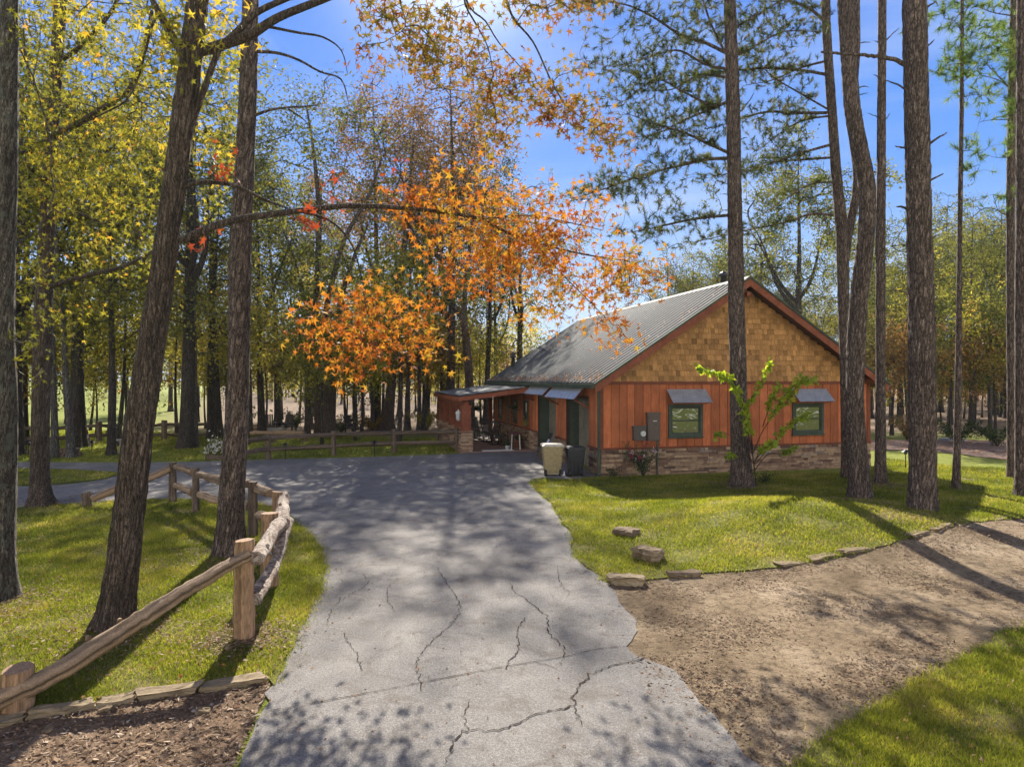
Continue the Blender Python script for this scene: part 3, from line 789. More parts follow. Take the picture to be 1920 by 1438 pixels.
stone('rock', (1183, 1050), (1224, 1060), .34, .22, 'tilted brown rock standing on the lawn, middle of three by the driveway', None, 2, tone=.4)
stone('edging_stone', (1145, 1099), (1207, 1100), .24, .15, 'squared tan edging stone at the grass corner between driveway and dirt', 'edging stones along the dirt', 3, tone=.8)
stone('edging_stone', (1258, 1086), (1312, 1082), .2, .11, 'dark edging stone half sunk right of the squared tan one', 'edging stones along the dirt', 4, tone=.2)
EG = 'edging stones along the dirt'
for k, (a, b, lb) in enumerate([((1462, 1066), (1520, 1056), 'low edging slab at the lawn edge, left end of the right row'), ((1524, 1055), (1578, 1044), 'low edging slab, second of the row at the lawn edge'),
        ((1583, 1043), (1648, 1028), 'low edging slab, longest of the row at the lawn edge'), ((1708, 1012), (1748, 1000), 'pale slab below the thick pine trunk'), ((1752, 998), (1790, 988), 'pale slab right of the thick pine base'),
        ((1866, 977), (1896, 972), 'small mossy rock at the far right lawn edge')]):
    stone('edging_stone', (a[0] + 5, a[1]), (b[0] - 6, b[1]), .2, .065, lb, EG, 10 + k, tone=.45)
LG = 'edging stones along the left mulch bed'
for k, (a, b, lb) in enumerate([((378, 1302), (498, 1282), 'long tan edging stone nearest the driveway on the left mulch bed'), ((252, 1318), (374, 1304), 'thin edging stone, second from the driveway on the left mulch bed'),
        ((181, 1330), (248, 1322), 'short thick edging stone, third from the driveway'), ((52, 1352), (178, 1332), 'dark sloping edging stone beside the low fence stub'), ((-40, 1378), (48, 1355), 'edging stone cut by the left edge of the picture')]):
    stone('edging_stone', (a[0] + 4, a[1]), (b[0] - 3, b[1]), .15, .085 + .02 * (k % 2), lb, LG, 30 + k, tone=.62)
for k, (a, b, lb) in enumerate([((184, 1338), (206, 1338), 'below the short thick edging stone'), ((250, 1338), (264, 1338), 'below the thin edging stone'), ((366, 1342), (392, 1340), 'nearest the driveway'), ((78, 1378), (95, 1376), 'farthest left')]):
    stone('dirt_clod', a, b, .08, .06, 'small lump of earth on the mulch, ' + lb, 'lumps of earth on the mulch', 50 + k, 'earth lump', .3)

mb = MB()   # needles and leaf bits gathered round the trunks
for px, py, r_ in ((212, 1192, .55), (430, 1046, .6), (75, 950, .8), (0, 1140, .5), (1391, 915, .6), (1612, 943, .6), (1729, 977, .7), (1651, 912, .4), (458, 1203, .3)):
    b = G(px, py); n = 1500; q = b[:2] + rng.normal(size=(n, 2)) * r_; chips(mb, q, rng, .024, .07, .1, .9)
tag(mb.build('trunk_litter', M['chip']), 'brown needles and leaf bits gathered in the grass round the trunk feet', 'leaf litter', kind='stuff')
# ------------------------------------------------------------------ the house
HO = np.array([2.84, 22.0, 0.0]); HA = R(13.5)
HU = np.array([math.cos(HA), math.sin(HA), 0.]); HV = np.array([-math.sin(HA), math.cos(HA), 0.]); HZ = np.array([0, 0, 1.])
def H(u, v, z): return HO + HU * u + HV * v + HZ * z
def hbox(mb, u0, v0, z0, u1, v1, z1, tone=.5, mi=0):
    box(mb, H((u0 + u1) / 2, (v0 + v1) / 2, (z0 + z1) / 2), HU * (u1 - u0) / 2, HV * (v1 - v0) / 2, HZ * (z1 - z0) / 2, tone, mi)
W_, L_, EAVE, RIDGE = 10.2, 16.2, 3.12, 6.42
SL = (RIDGE - EAVE) / (W_ / 2)
STONE_H = .86
house = empty('house', H(W_ / 2, L_ / 2, 0), 'red brown board sided house with shingled gable, stone base and corrugated metal roof', 'house')
rng = np.random.default_rng(11)

def ledge(mb, p0, du, nrm, L, Hh, rng, rowh=.062, proud=.05):
    """rows of thin split stones on a face starting at p0 and running along du, facing nrm"""
    z = 0
    while z < Hh - .01:
        rh = min(rowh * rng.uniform(.6, 1.6), Hh - z); x = 0
        while x < L - .01:
            w = min(rng.uniform(.12, .55), L - x)
            if L - x - w < .06: w = L - x
            pr = rng.uniform(.01, proud)
            c = p0 + du * (x + w / 2) + HZ * (z + rh / 2) + nrm * (pr / 2)
            a = du * (w / 2 - .004); 
            box(mb, c, a, nrm * (pr / 2 + .02), HZ * (rh / 2 - rng.uniform(.002, .006)), np.clip(rng.normal(.5, .26), 0, 1))
            x += w
        z += rh
def boards(mb, p0, du, nrm, L, z0, z1f, rng, bw=.30, gap=.018, th=.02):
    """vertical boards with open grooves; z1f(x) gives the top"""
    x = 0
    while x < L - .01:
        w = min(bw * rng.uniform(.92, 1.06), L - x); t0, t1 = z1f(x), z1f(x + w)
        a, b = x + gap / 2, x + w - gap / 2
        q = []
        for zz0, zz1 in (((z0), None),):
            for off in (0, th):
                q.append([p0 + du * a + nrm * off + HZ * z0, p0 + du * b + nrm * off + HZ * z0, p0 + du * b + nrm * off + HZ * t1, p0 + du * a + nrm * off + HZ * t0])
        pts = [q[0][0], q[0][1], q[1][1], q[1][0], q[0][3], q[0][2], q[1][2], q[1][3]]
        box8(mb, pts, np.clip(rng.normal(.5, .17), 0, 1)); x += w

# wall core (dark sheathing behind the boards) with the garage recesses left open
GD = [(1.0, 3.5), (4.75, 7.4)]; REC = .5; DH = 2.46
mb = MB()
def core(u0, v0, u1, v1, z0=-.15, z1=EAVE - .02): hbox(mb, u0, v0, z0, u1, v1, z1)
core(0, 0, W_, .12); core(0, L_ - .12, W_, L_); core(W_ - .12, .123, W_, L_ - .123)
core(0, .123, .12, GD[0][0]); core(0, GD[0][1], .12, GD[1][0]); core(0, GD[1][1], .12, L_ - .123)
for a, b in GD: core(0, a + .002, .12, b - .002, DH, EAVE - .02)
for vv in (0.004, L_ - .116):
    g = [H(.02, vv, EAVE - .018), H(W_ - .02, vv, EAVE - .018), H(W_ / 2, vv, RIDGE - .1), H(.02, vv + .11, EAVE - .018), H(W_ - .02, vv + .11, EAVE - .018), H(W_ / 2, vv + .11, RIDGE - .1)]
    mb.add(g, [(0, 1, 2), (5, 4, 3)]); mb.add(g, [(0, 3, 4, 1), (1, 4, 5, 2), (2, 5, 3, 0)])
mb.build('wall_core', M['soffit'], house)
# siding
mb = MB()
WIN = [(2.38, 3.62), (7.05, 8.28)]; WZ0, WZ1 = 1.22, 2.30
BELT = 2.96
for x0, x1, z0, z1 in ((0.1, WIN[0][0], STONE_H, BELT), (WIN[0][0], WIN[0][1], STONE_H, WZ0), (WIN[0][0], WIN[0][1], WZ1, BELT), (WIN[0][1], WIN[1][0], STONE_H, BELT),
                       (WIN[1][0], WIN[1][1], STONE_H, WZ0), (WIN[1][0], WIN[1][1], WZ1, BELT), (WIN[1][1], W_ - .1, STONE_H, BELT)):
    boards(mb, H(x0, 0, 0), HU, -HV, x1 - x0, z0, lambda x, z1=z1: z1, rng, bw=(x1 - x0) / max(1, round((x1 - x0) / .3)))
def lside(v0, v1, z0, z1): boards(mb, H(0, v0, 0), HV, -HU, v1 - v0, z0, lambda x: z1, rng, .26, .022)
lside(.1, GD[0][0], STONE_H, EAVE - .03); lside(GD[0][1], GD[1][0], STONE_H, EAVE - .03); lside(GD[1][1], L_, STONE_H, EAVE - .03)
for a, b in GD: lside(a, b, DH + .1, EAVE - .03)
boards(mb, H(W_, 0, 0), HV, HU, L_, STONE_H, lambda x: EAVE - .03, rng, .3)
mb.build('siding', M['siding'], house)
# shingles on the gable
mb = MB(); rh = .178; z = BELT + .10
while z < RIDGE - .2:
    hw = (RIDGE - .14 - (z + rh * .4)) / SL
    x0, x1 = W_ / 2 - hw, W_ / 2 + hw; x = x0 + rng.uniform(-.1, 0)
    while x < x1:
        w = rng.uniform(.08, .22); a, b = max(x, x0) + .003, min(x + w, x1) - .003
        if b - a > .02:
            dz = rng.uniform(-.006, .006)
            tz = min(z + rh + .03, RIDGE - .12)
            zt = lambda q: min(tz, RIDGE - .10 - abs(q - W_ / 2) * SL)
            pts = [H(a, -.052, z + dz), H(b, -.052, z + dz), H(b, -.004, z + dz), H(a, -.004, z + dz), H(a, -.012, max(z + dz + .01, zt(a))), H(b, -.012, max(z + dz + .01, zt(b))), H(b, -.002, max(z + dz + .01, zt(b))), H(a, -.002, max(z + dz + .01, zt(a)))]
            box8(mb, pts, np.clip(rng.normal(.54, .17) - (.25 if rng.random() < .15 else 0), 0, 1))
        x += w
    z += rh
mb.build('gable_shingles', M['shingle'], house)
# stone base
mb = MB()
ledge(mb, H(0, -.02, -.12), HU, -HV, W_, STONE_H + .12, rng)
ledge(mb, H(-.02, .0, -.12), HV, -HU, GD[0][0], STONE_H + .12, rng); ledge(mb, H(-.02, GD[0][1], -.12), HV, -HU, GD[1][0] - GD[0][1], STONE_H + .12, rng)
ledge(mb, H(-.02, GD[1][1], -.12), HV, -HU, L_ - GD[1][1], STONE_H + .12, rng)
ledge(mb, H(W_ + .02, 0, -.12), HV, HU, L_, STONE_H + .12, rng, .09)
mb.build('stone_base', M['ledge'], house)
# red trim: belt board, ledge cap
mb = MB()
hbox(mb, -.02, -.055, BELT, W_ + .02, -.001, BELT + .10, .35); mb.build('belt_board', M['siding_trim'], house); mb = MB()
hbox(mb, .0, -.085, STONE_H - .005, W_ + .02, -.001, STONE_H + .055, .3)
hbox(mb, -.085, -.085, STONE_H - .004, -.001, GD[0][0] - .02, STONE_H + .055, .3); mb.build('trim_board', M['siding_trim'], house); mb = MB(); hbox(mb, -.085, GD[0][1] + .02, STONE_H - .004, -.001, GD[1][0] - .02, STONE_H + .055, .3)
mb.build('trim_board', M['siding_trim'], house); mb = MB(); hbox(mb, -.085, GD[1][1] + .02, STONE_H - .004, -.001, L_, STONE_H + .055, .3)
mb.build('trim_board', M['siding_trim'], house)
mb = MB(); hbox(mb, -.028, -.03, STONE_H + .055, .10, -.0005, BELT); hbox(mb, -.03, -.03, STONE_H + .055, -.0005, .10, EAVE - .03); mb.build('corner_board', M['siding_trim'], house)
mb = MB(); hbox(mb, W_ - .10, -.03, STONE_H + .055, W_ + .028, -.0005, BELT); mb.build('corner_board', M['siding_trim'], house)

# roof: corrugated sheets down both slopes, rake fascias, soffits, ridge cap, gutter
OH, OE = .50, .34
def roof_pt(side, s, v, lift=0.):   # s: horizontal distance from the ridge
    return H(W_ / 2 + side * s, v, RIDGE - s * SL + lift)
roof = None
mb = MB(); SP = W_ / 2 + OE; pitch = .38
nv = int((L_ + 2 * OH) / pitch * 12)
vv = np.linspace(-OH, L_ + OH, nv)
rb_ = np.clip(np.cos((vv + OH) / pitch * 2 * np.pi) * 2.2 - .3, -1, 1); hgt = .030 * rb_; rtone = .5 + .5 * rb_ + .0 * vv  # tone: valley grime low, painted rib light high
cn = np.array([0, 0, 1.0])
for side in (-1, 1):
    ss = np.linspace(0.0, SP, 7)
    V = np.array([[roof_pt(side, s, v, .10 + h) for v, h in zip(vv, hgt)] for s in ss]).reshape(-1, 3)
    i = (np.arange(len(ss) - 1)[:, None] * nv + np.arange(nv - 1)[None]).ravel()
    q = np.stack([i, i + 1, i + nv + 1, i + nv], -1)
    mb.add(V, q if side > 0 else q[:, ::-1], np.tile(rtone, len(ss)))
    V2 = V.copy(); V2[:, 2] -= .012
    mb.add(V2, q[:, ::-1] if side > 0 else q)
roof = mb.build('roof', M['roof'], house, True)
mb = MB()
for side in (-1, 1):
    q = [roof_pt(side, 0.0, -OH - .01, .155), roof_pt(side, .17, -OH - .01, .145), roof_pt(side, .17, L_ + OH, .145), roof_pt(side, 0.0, L_ + OH, .155)]
    q2 = [p - HZ * .012 for p in q]
    box8(mb, [q2[0], q2[1], q2[2], q2[3], q[0], q[1], q[2], q[3]])
mb.build('ridge_cap', M['roof'], roof)
mb = MB()
for side in (-1, 1):
    for v0, v1 in ((-OH, L_ + OH),):   # deck and soffit
        pts = [roof_pt(side, 0, v0 + .03, -.06), roof_pt(side, SP - .02, v0 + .03, -.06), roof_pt(side, SP - .02, v1 - .03, -.06), roof_pt(side, 0, v1 - .03, -.06)]
        up = [p + HZ * .11 for p in pts]; box8(mb, pts + up if False else [pts[0], pts[1], pts[2], pts[3], up[0], up[1], up[2], up[3]])
mb.build('roof_deck', M['soffit'], roof)
for side in (-1, 1):
    for v0 in (-OH - .02, L_ + OH - .02):
        mb = MB(); mg = MB()
        a, b = roof_pt(side, 0, v0, -.20), roof_pt(side, SP + .02, v0, -.20)
        t0, t1 = roof_pt(side, 0, v0, .055), roof_pt(side, SP + .02, v0, .055); w = HV * .04
        box8(mb, [a, b, b + w, a + w, t0, t1, t1 + w, t0 + w], .55)
        a, b = roof_pt(side, 0, v0 - .03, .06), roof_pt(side, SP + .05, v0 - .03, .06); w = HV * .09
        t0, t1 = a + HZ * .075, b + HZ * .075
        box8(mg, [a, b, b + w, a + w, t0, t1, t1 + w, t0 + w])
        mb.build('rake_board', M['siding_trim'], roof); mg.build('drip_edge', M['green_trim'], roof)
for side in (-1, 1):
    mb = MB()
    e = SP + .02; z = RIDGE - e * SL; u = W_ / 2 + side * e
    hbox(mb, min(u, u + side * .09), -OH + .02, z - .04, max(u, u + side * .09), L_ + OH, z + .10)
    mb.build('gutter', M['green_trim'], roof)
mb = MB(); hbox(mb, -.12, -.14, .12, -.045, -.06, 2.82)
box(mb, H(-.16, -.10, 2.9), HU * .13, HV * .04, HZ * .035); box(mb, H(-.12, -.14, .08), HU * .06, HV * .10, HZ * .035)
mb.build('downspout', M['green_trim'], house)
for u, z in ((W_ / 2, RIDGE - .5), (W_ - .1, EAVE - .10), (.1, EAVE - .10)):
    mb = MB(); hbox(mb, u - .07, -OH + .05, z - .02, u + .07, -.05, z + .12); mb.build('bracket', M['siding_trim'], house)
mb = MB(); lathe(mb, [(.10, 0), (.10, .55), (.17, .56), (.17, .66), (.10, .67), (.12, .72), (.19, .73), (.02, .86)], H(.9, L_ - .55, RIDGE - (W_ / 2 - .9) * SL + .05), 14)
mb.build('vent_pipe', M['stovepipe'], roof, True)
mb = MB(); lathe(mb, [(.11, 0), (.11, .78), (.18, .79), (.18, .88), (.03, .98)], H(5.55, 1.9, RIDGE - .3), 14)
mb.build('vent_pipe', M['stovepipe'], roof, True)

# windows of the gable wall
def window(u0, u1, z0, z1):
    mb = MB(); f = .10
    hbox(mb, u0, -.07, z0, u0 + f, .02, z1); hbox(mb, u1 - f, -.07, z0, u1, .02, z1)
    hbox(mb, u0 + f, -.07, z0, u1 - f, .02, z0 + f); hbox(mb, u0 + f, -.07, z1 - f, u1 - f, .02, z1)
    hbox(mb, u0 - .03, -.10, z0 - .035, u1 + .03, -.002, z0 - .001)
    w = mb.build('window', M['green_trim'], house)
    mb = MB(); zc = (z0 + z1) / 2; s = .045
    hbox(mb, u0 + f, -.035, zc - .025, u1 - f, -.003, zc + .025)
    hbox(mb, u0 + f, -.03, z0 + f, u0 + f + s, -.003, z1 - f); hbox(mb, u1 - f - s, -.03, z0 + f, u1 - f, -.003, z1 - f)
    hbox(mb, u0 + f + s, -.028, z0 + f, u1 - f - s, -.003, z0 + f + s); hbox(mb, u0 + f + s, -.028, z1 - f - s, u1 - f - s, -.003, z1 - f)
    mb.build('sash', M['green_trim'], w)
    mb = MB(); q = [H(u0 + f, -.012, z0 + f), H(u1 - f, -.012, z0 + f), H(u1 - f, -.012, z1 - f), H(u0 + f, -.012, z1 - f)]
    nn = 10; U, Z = np.meshgrid(np.linspace(u0 + f, u1 - f, nn), np.linspace(z0 + f, z1 - f, nn))
    V = np.array([H(a, -.012, b) for a, b in zip(U.ravel(), Z.ravel())]); i = (np.arange(nn - 1)[:, None] * nn + np.arange(nn - 1)[None]).ravel()
    mb.add(V, np.stack([i, i + 1, i + nn + 1, i + nn], -1)); mb.build('pane', M['glass'], w)
for a, b in WIN: window(a, b, WZ0, WZ1)
def gable_awning(u0, u1, zt, drop, out):
    nU = 97; us = np.linspace(0, 1, nU); mb = MB()
    h = .012 * np.cos(us * (u1 - u0) / .076 * 2 * np.pi)
    rows = []
    for k, t in enumerate(np.linspace(0, 1, 4)):
        rows.append([H(u0 + (u1 - u0) * x, -.06 - out * t, zt - drop * t + hh) for x, hh in zip(us, h)])
    V = np.array(rows).reshape(-1, 3); i = (np.arange(3)[:, None] * nU + np.arange(nU - 1)[None]).ravel()
    q = np.stack([i, i + nU, i + nU + 1, i + 1], -1); mb.add(V, q); V2 = V.copy(); V2[:, 2] -= .008; mb.add(V2, q[:, ::-1])
    a = mb.build('awning', M['galv'], house)
    for u in (u0 + .06, u1 - .06):
        mb = MB()
        p = [H(u, -.03, zt - .03), H(u, -.06 - out * .93, zt - drop * .93 - .03), H(u, -.03, zt - drop * .93 - .1)]
        tube(mb, [p[0], p[1]], .013, 6); tube(mb, [p[1], p[2]], .013, 6)
        mb.build('awning_frame', M['siding_trim'], a)
gable_awning(2.30, 3.72, 2.80, .42, .46); gable_awning(6.98, 8.38, 2.80, .42, .46)
# awnings above the garage doors
def side_awning(v0, v1, zt, drop, out):
    mb = MB(); q = [H(-.05, v0, zt), H(-.05, v1, zt), H(-.05 - out, v1, zt - drop), H(-.05 - out, v0, zt - drop)]
    nV = int((v1 - v0) / .076 * 5); vs = np.linspace(v0, v1, nV); h = .010 * np.cos((vs - v0) / .076 * 2 * np.pi)
    V = np.array([[H(-.05 - out * t, v, zt - drop * t + hh) for v, hh in zip(vs, h)] for t in (0, .5, 1)]).reshape(-1, 3)
    i = (np.arange(2)[:, None] * nV + np.arange(nV - 1)[None]).ravel(); q = np.stack([i, i + 1, i + nV + 1, i + nV], -1)
    mb.add(V, q); V2 = V.copy(); V2[:, 2] -= .008; mb.add(V2, q[:, ::-1])
    a = mb.build('awning', M['galv'], house)
    for v in (v0 + .05, v1 - .05):
        mb = MB()
        box8(mb, [H(-.031, v - .035, zt - .03), H(-.031, v + .035, zt - .03), H(-.03 - out * .95, v + .035, zt - drop * .95 - .06), H(-.03 - out * .95, v - .035, zt - drop * .95 - .06),
                  H(-.031, v - .035, zt - .005), H(-.031, v + .035, zt - .005), H(-.03 - out * .95, v + .035, zt - drop * .95 - .02), H(-.03 - out * .95, v - .035, zt - drop * .95 - .02)])
        box8(mb, [H(-.031, v - .035, zt - drop - .35), H(-.031, v + .035, zt - drop - .35), H(-.05 - out * .9, v + .035, zt - drop * .95 - .09), H(-.05 - out * .9, v - .035, zt - drop * .95 - .09),
                  H(-.031, v - .035, zt - drop - .27), H(-.031, v + .035, zt - drop - .27), H(-.05 - out * .9, v + .035, zt - drop * .95 - .04), H(-.05 - out * .9, v - .035, zt - drop * .95 - .04)])
        mb.build('awning_frame', M['siding_trim'], a)
side_awning(.95, 4.45, 3.02, .55, .52); side_awning(4.9, 8.0, 3.02, .50, .48)
# recessed garage doors
for a, b in GD:
    mb = MB()
    hbox(mb, 0.002, a - .10, -.05, REC + .1, a, DH + .1); hbox(mb, 0.002, b, -.05, REC + .1, b + .10, DH + .1); hbox(mb, .003, a, DH, REC + .1, b, DH + .1)
    jb = mb.build('door_surround', M['green_trim'], house)
    mb = MB(); hbox(mb, REC, a, -.05, REC + .05, b, DH)
    ph = DH / 4
    for r in range(4):
        for c in range(4):
            v0 = a + (b - a) * (c + .08) / 4; v1 = a + (b - a) * (c + .92) / 4
            hbox(mb, REC - .022, v0, r * ph + .10, REC - .001, v1, (r + 1) * ph - .10)
            hbox(mb, REC - .036, v0 + .05, r * ph + .15, REC - .021, v1 - .05, (r + 1) * ph - .15)
        hbox(mb, REC - .012, a, r * ph - .012, REC - .0005, b, r * ph + .012)
    gd = mb.build('garage_door', M['garage'], house)
    mb = MB(); hbox(mb, REC - .06, (a + b) / 2 - .08, .5, REC - .037, (a + b) / 2 + .08, .53); mb.build('handle', M['dark metal'], gd)
# windows and door under the porch
for v0, v1 in ((8.9, 9.6), (11.0, 11.7), (14.2, 15.1)):
    mb = MB(); hbox(mb, -.07, v0, 1.0, -.021, v0 + .09, 2.15); hbox(mb, -.07, v1 - .09, 1.0, -.021, v1, 2.15); hbox(mb, -.07, v0 + .09, 1.0, -.021, v1 - .09, 1.09); hbox(mb, -.07, v0 + .09, 2.06, -.021, v1 - .09, 2.15); hbox(mb, -.05, v0 + .09, 1.55, -.021, v1 - .09, 1.6)
    w = mb.build('window', M['green_trim'], house)
    mb = MB(); hbox(mb, -.035, v0 + .09, 1.09, -.0215, v1 - .09, 2.06); mb.build('pane', M['glass'], w)
mb = MB(); hbox(mb, -.06, 12.5, .12, -.022, 13.4, 2.2); for_door = mb.build('door', M['brown wood'], house)
mb = MB(); lathe(mb, [(.0, -.03), (.03, -.02), (.03, .02), (0, .03)], H(-.09, 12.6, 1.1), 8); mb.build('handle', M['dark metal'], for_door)
# porch
PU, PV0, PV1 = -3.0, 8.1, 16.25
mb = MB(); hbox(mb, PU - .3, PV0 - .25, -.12, -.08, PV1 + .3, .055)
for k in range(1, 9): pass
mb.build('porch_floor', M['porch floor'], house)
mb = MB(); nV = 380; vs = np.linspace(PV0 - .35, PV1 + .3, nV); h = .014 * np.cos((vs) / .19 * 2 * np.pi)
V = np.array([[H(-.03 - (3.30) * t, v, 2.76 - .42 * t + .08 + hh) for v, hh in zip(vs, h)] for t in (0, .33, .66, 1)]).reshape(-1, 3)
i = (np.arange(3)[:, None] * nV + np.arange(nV - 1)[None]).ravel(); q = np.stack([i, i + 1, i + nV + 1, i + nV], -1)
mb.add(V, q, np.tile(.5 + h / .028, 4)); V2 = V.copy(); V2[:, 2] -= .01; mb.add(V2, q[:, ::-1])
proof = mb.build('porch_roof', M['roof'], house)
mb = MB()
for v in (PV0 - .33, PV1 + .22):
    box8(mb, [H(-.031, v, 2.60), H(-3.3, v, 2.20), H(-3.3, v + .06, 2.20), H(-.031, v + .06, 2.60), H(-.031, v, 2.80), H(-3.3, v, 2.38), H(-3.3, v + .06, 2.38), H(-.031, v + .06, 2.80)], .6)
hbox(mb, -3.36, PV0 - .33, 2.20, -3.302, PV1 + .28, 2.37, .7)
hbox(mb, PU - .12, PV0 - .1, 2.0, PU + .12, PV1 + .1, 2.18, .4)
for v in np.arange(PV0 + .6, PV1, .8):
    box8(mb, [H(-.031, v, 2.60), H(-3.2, v, 2.20), H(-3.2, v + .05, 2.20), H(-.031, v + .05, 2.60), H(-.031, v, 2.72), H(-3.2, v, 2.33), H(-3.2, v + .05, 2.33), H(-.031, v + .05, 2.72)], .3)
mb.build('porch_beam', M['siding_trim'], house)
for k, (v, s) in enumerate([(8.15, 1.0), (10.15, .62), (12.15, .62), (14.2, .62), (16.15, .62)]):
    mb = MB(); w = .19 * s
    hbox(mb, PU - w, v - w, 1.0, PU + w, v + w, 2.0)
    hbox(mb, PU - w - .04, v - w - .04, 1.92, PU + w + .04, v + w + .04, 2.02); hbox(mb, PU - w - .06, v - w - .06, .93, PU + w + .06, v + w + .06, 1.0)
    pl = mb.build('porch_pillar', M['siding_trim'], house)
    mb = MB(); e = .24 * s
    hbox(mb, PU - e, v - e, -.1, PU + e, v + e, .93, .2)
    for p0, du, nn in ((H(PU - e, v - e, -.1), HU, -HV), (H(PU - e, v - e, -.1), HV, -HU), (H(PU + e, v - e, -.1), HV, HU)):
        ledge(mb, p0, du, nn, 2 * e, 1.03, rng, .06, .04)
    mb.build('pillar_base', M['ledge'], pl)
mb = MB(); hbox(mb, -.35, PV1 - .1, .05, -.15, PV1 + .1, 2.6); mb.build('porch_pillar', M['siding_trim'], house)
# deck railing at the right side of the house
dk = empty('deck_railing', H(W_ + .35, 1.3, 0), 'short red wooden deck railing at the right rear corner of the house', 'railing')
for v in (.6, 2.2, 4.0):
    mb = MB(); hbox(mb, W_ + .24, v - .07, 0, W_ + .38, v + .07, 1.18); mb.build('post', M['siding'], dk)
mb = MB(); hbox(mb, W_ + .27, .68, 1.02, W_ + .35, 3.92, 1.1); hbox(mb, W_ + .27, .68, .2, W_ + .35, 3.92, .28)
for v in np.arange(.8, 3.9, .16): hbox(mb, W_ + .29, v, .28, W_ + .33, v + .05, 1.02)
mb.build('rail', M['siding'], dk)
# meter box, breaker panel
bx = empty('electric_meter', H(1.31, -.1, 1.3), 'square grey meter box with a round glass meter on the red siding', 'electric meter')
mb = MB(); hbox(mb, 1.10, -.17, 1.15, 1.52, -.022, 1.60); hbox(mb, 1.08, -.175, 1.55, 1.54, -.0225, 1.62); mb.build('housing', M['meter box grey'], bx)
def ydisc(mb, c, r, depth, n=20, tone=.5):
    tube(mb, [c, c - HV * depth], r, n, tone)
mb = MB(); ydisc(mb, H(1.40, -.17, 1.37), .085, .07); mb.build('meter_ring', M['galv'], bx, True)
mb = MB(); ydisc(mb, H(1.40, -.235, 1.37), .068, .02); mb.build('dial', M['label white'], bx, True)
mb = MB()
for zz in (1.40, 1.35): hbox(mb, 1.36, -.262, zz, 1.44, -.2555, zz + .012)
mb.build('dial_mark', M['dark metal'], bx)
bp = empty('breaker_panel', H(1.80, -.1, 1.5), 'tall brown electrical panel right of the round meter on the siding', 'electrical panel')
mb = MB(); hbox(mb, 1.58, -.16, 1.12, 2.02, -.022, 2.02); hbox(mb, 1.60, -.175, 1.16, 2.0, -.161, 1.98); hbox(mb, 1.565, -.185, 2.0, 2.035, -.0225, 2.05); mb.build('housing', M['box brown'], bp)
mb = MB(); hbox(mb, 1.76, -.182, 1.76, 1.90, -.1755, 1.785); mb.build('label_plate', M['label white'], bp)
mb = MB(); tube(mb, [H(1.95, -.09, 1.12), H(1.95, -.09, -.02)], .035, 10); mb.build('conduit', M['meter box grey'], bp, True)

# ------------------------------------------------------------------ wheeled bins
def bin_(px0, px1, pyb, mat, label, hh=1.03, rz=-.05, lidmat=None):
    A, B = G(px0, pyb), G(px1, pyb); c = (A + B) / 2; w = np.linalg.norm(B - A) / 2; c[1] += w
    root = empty('wheeled_bin', c, label, 'wheeled bin', 'wheeled bins beside the garage corner')
    ca, sa = math.cos(rz), math.sin(rz); ux, uy = np.array([ca, sa, 0]), np.array([-sa, ca, 0])
    def q(x, y, z): return c + ux * x + uy * y + HZ * z
    mb = MB()
    def ring(w1, d1, z, r=.25): 
        o = []
        for sx, sy in ((1, 1), (-1, 1), (-1, -1), (1, -1)):
            for k in range(4):
                a = math.atan2(sy, sx) - R(45) + R(90) * k / 3
                o.append(q(sx * (w1 - .05) + .05 * math.cos(a), sy * (d1 - .05) + .05 * math.sin(a), z))
        return o
    prof = [(.74, .0, .09), (.76, .0, .12), (.90, 0, hh * .55), (.92, 0, hh * .66), (.97, 0, hh * .67), (1.0, 0, hh * .88), (1.05, 0, hh * .885), (1.05, 0, hh * .92)]
    V = np.array([ring(w * a, w * a * 1.02, z) for a, _, z in prof]).reshape(-1, 3); n = 16
    i = np.arange(len(prof) - 1)[:, None] * n; j = np.arange(n)[None]; k = (j + 1) % n
    mb.add(V, np.stack([i + j, i + k, i + n + k, i + n + j], -1).reshape(-1, 4))
    mb.add(np.vstack([V[:n], V[:n].mean(0)]), [( (t + 1) % n, t, n) for t in range(n)])
    for x in (-.45, 0, .45): box(mb, q(x * w, -w * .88, hh * .36), ux * .012, uy * .015, HZ * hh * .24)
    box(mb, q(0, -w * .97, hh * .60), ux * w * .62, uy * .014, HZ * .018)
    mb.build('body', mat, root)
    mb = MB(); V = np.array([ring(w * 1.09, w * 1.1, hh * .921), ring(w * 1.08, w * 1.09, hh * .955), ring(w * .9, w * .9, hh * .99), ring(w * .3, w * .3, hh * 1.0)]).reshape(-1, 3)
    i = np.arange(3)[:, None] * n; mb.add(V, np.stack([i + j, i + k, i + n + k, i + n + j], -1).reshape(-1, 4)); mb.add(np.vstack([V[-n:], V[-n:].mean(0)]), [(t, (t + 1) % n, n) for t in range(n)])
    mb.build('lid', lidmat or mat, root)
    mb = MB(); tube(mb, [q(-w * .8, w * 1.2, hh * .93), q(w * .8, w * 1.2, hh * .93)], .018, 8)
    for s in (-1, 1): tube(mb, [q(s * w * .8, w * 1.0, hh * .9), q(s * w * .8, w * 1.2, hh * .93)], .018, 8)
    mb.build('handle', mat, root)
    for s in (-1, 1):
        mb = MB(); p = q(s * w * .70, -w * .55, .13); tube(mb, [p - ux * .035, p + ux * .035], .125, 18); tube(mb, [p - ux * .05, p + ux * .05], .04, 10)
        mb.build('wheel', M['dark rubber'], root, True)
    return root
simple('tan lid', (.42, .38, .3), .35)
bin_(1017, 1056, 894, M['tan plastic'], 'tan wheeled bin with a pale lid, left one of the two by the garage', 1.05, .05, M['tan lid'])
bin_(1063, 1096, 895, M['black plastic'], 'black wheeled bin right of the tan one, against the garage corner', .98, .1)
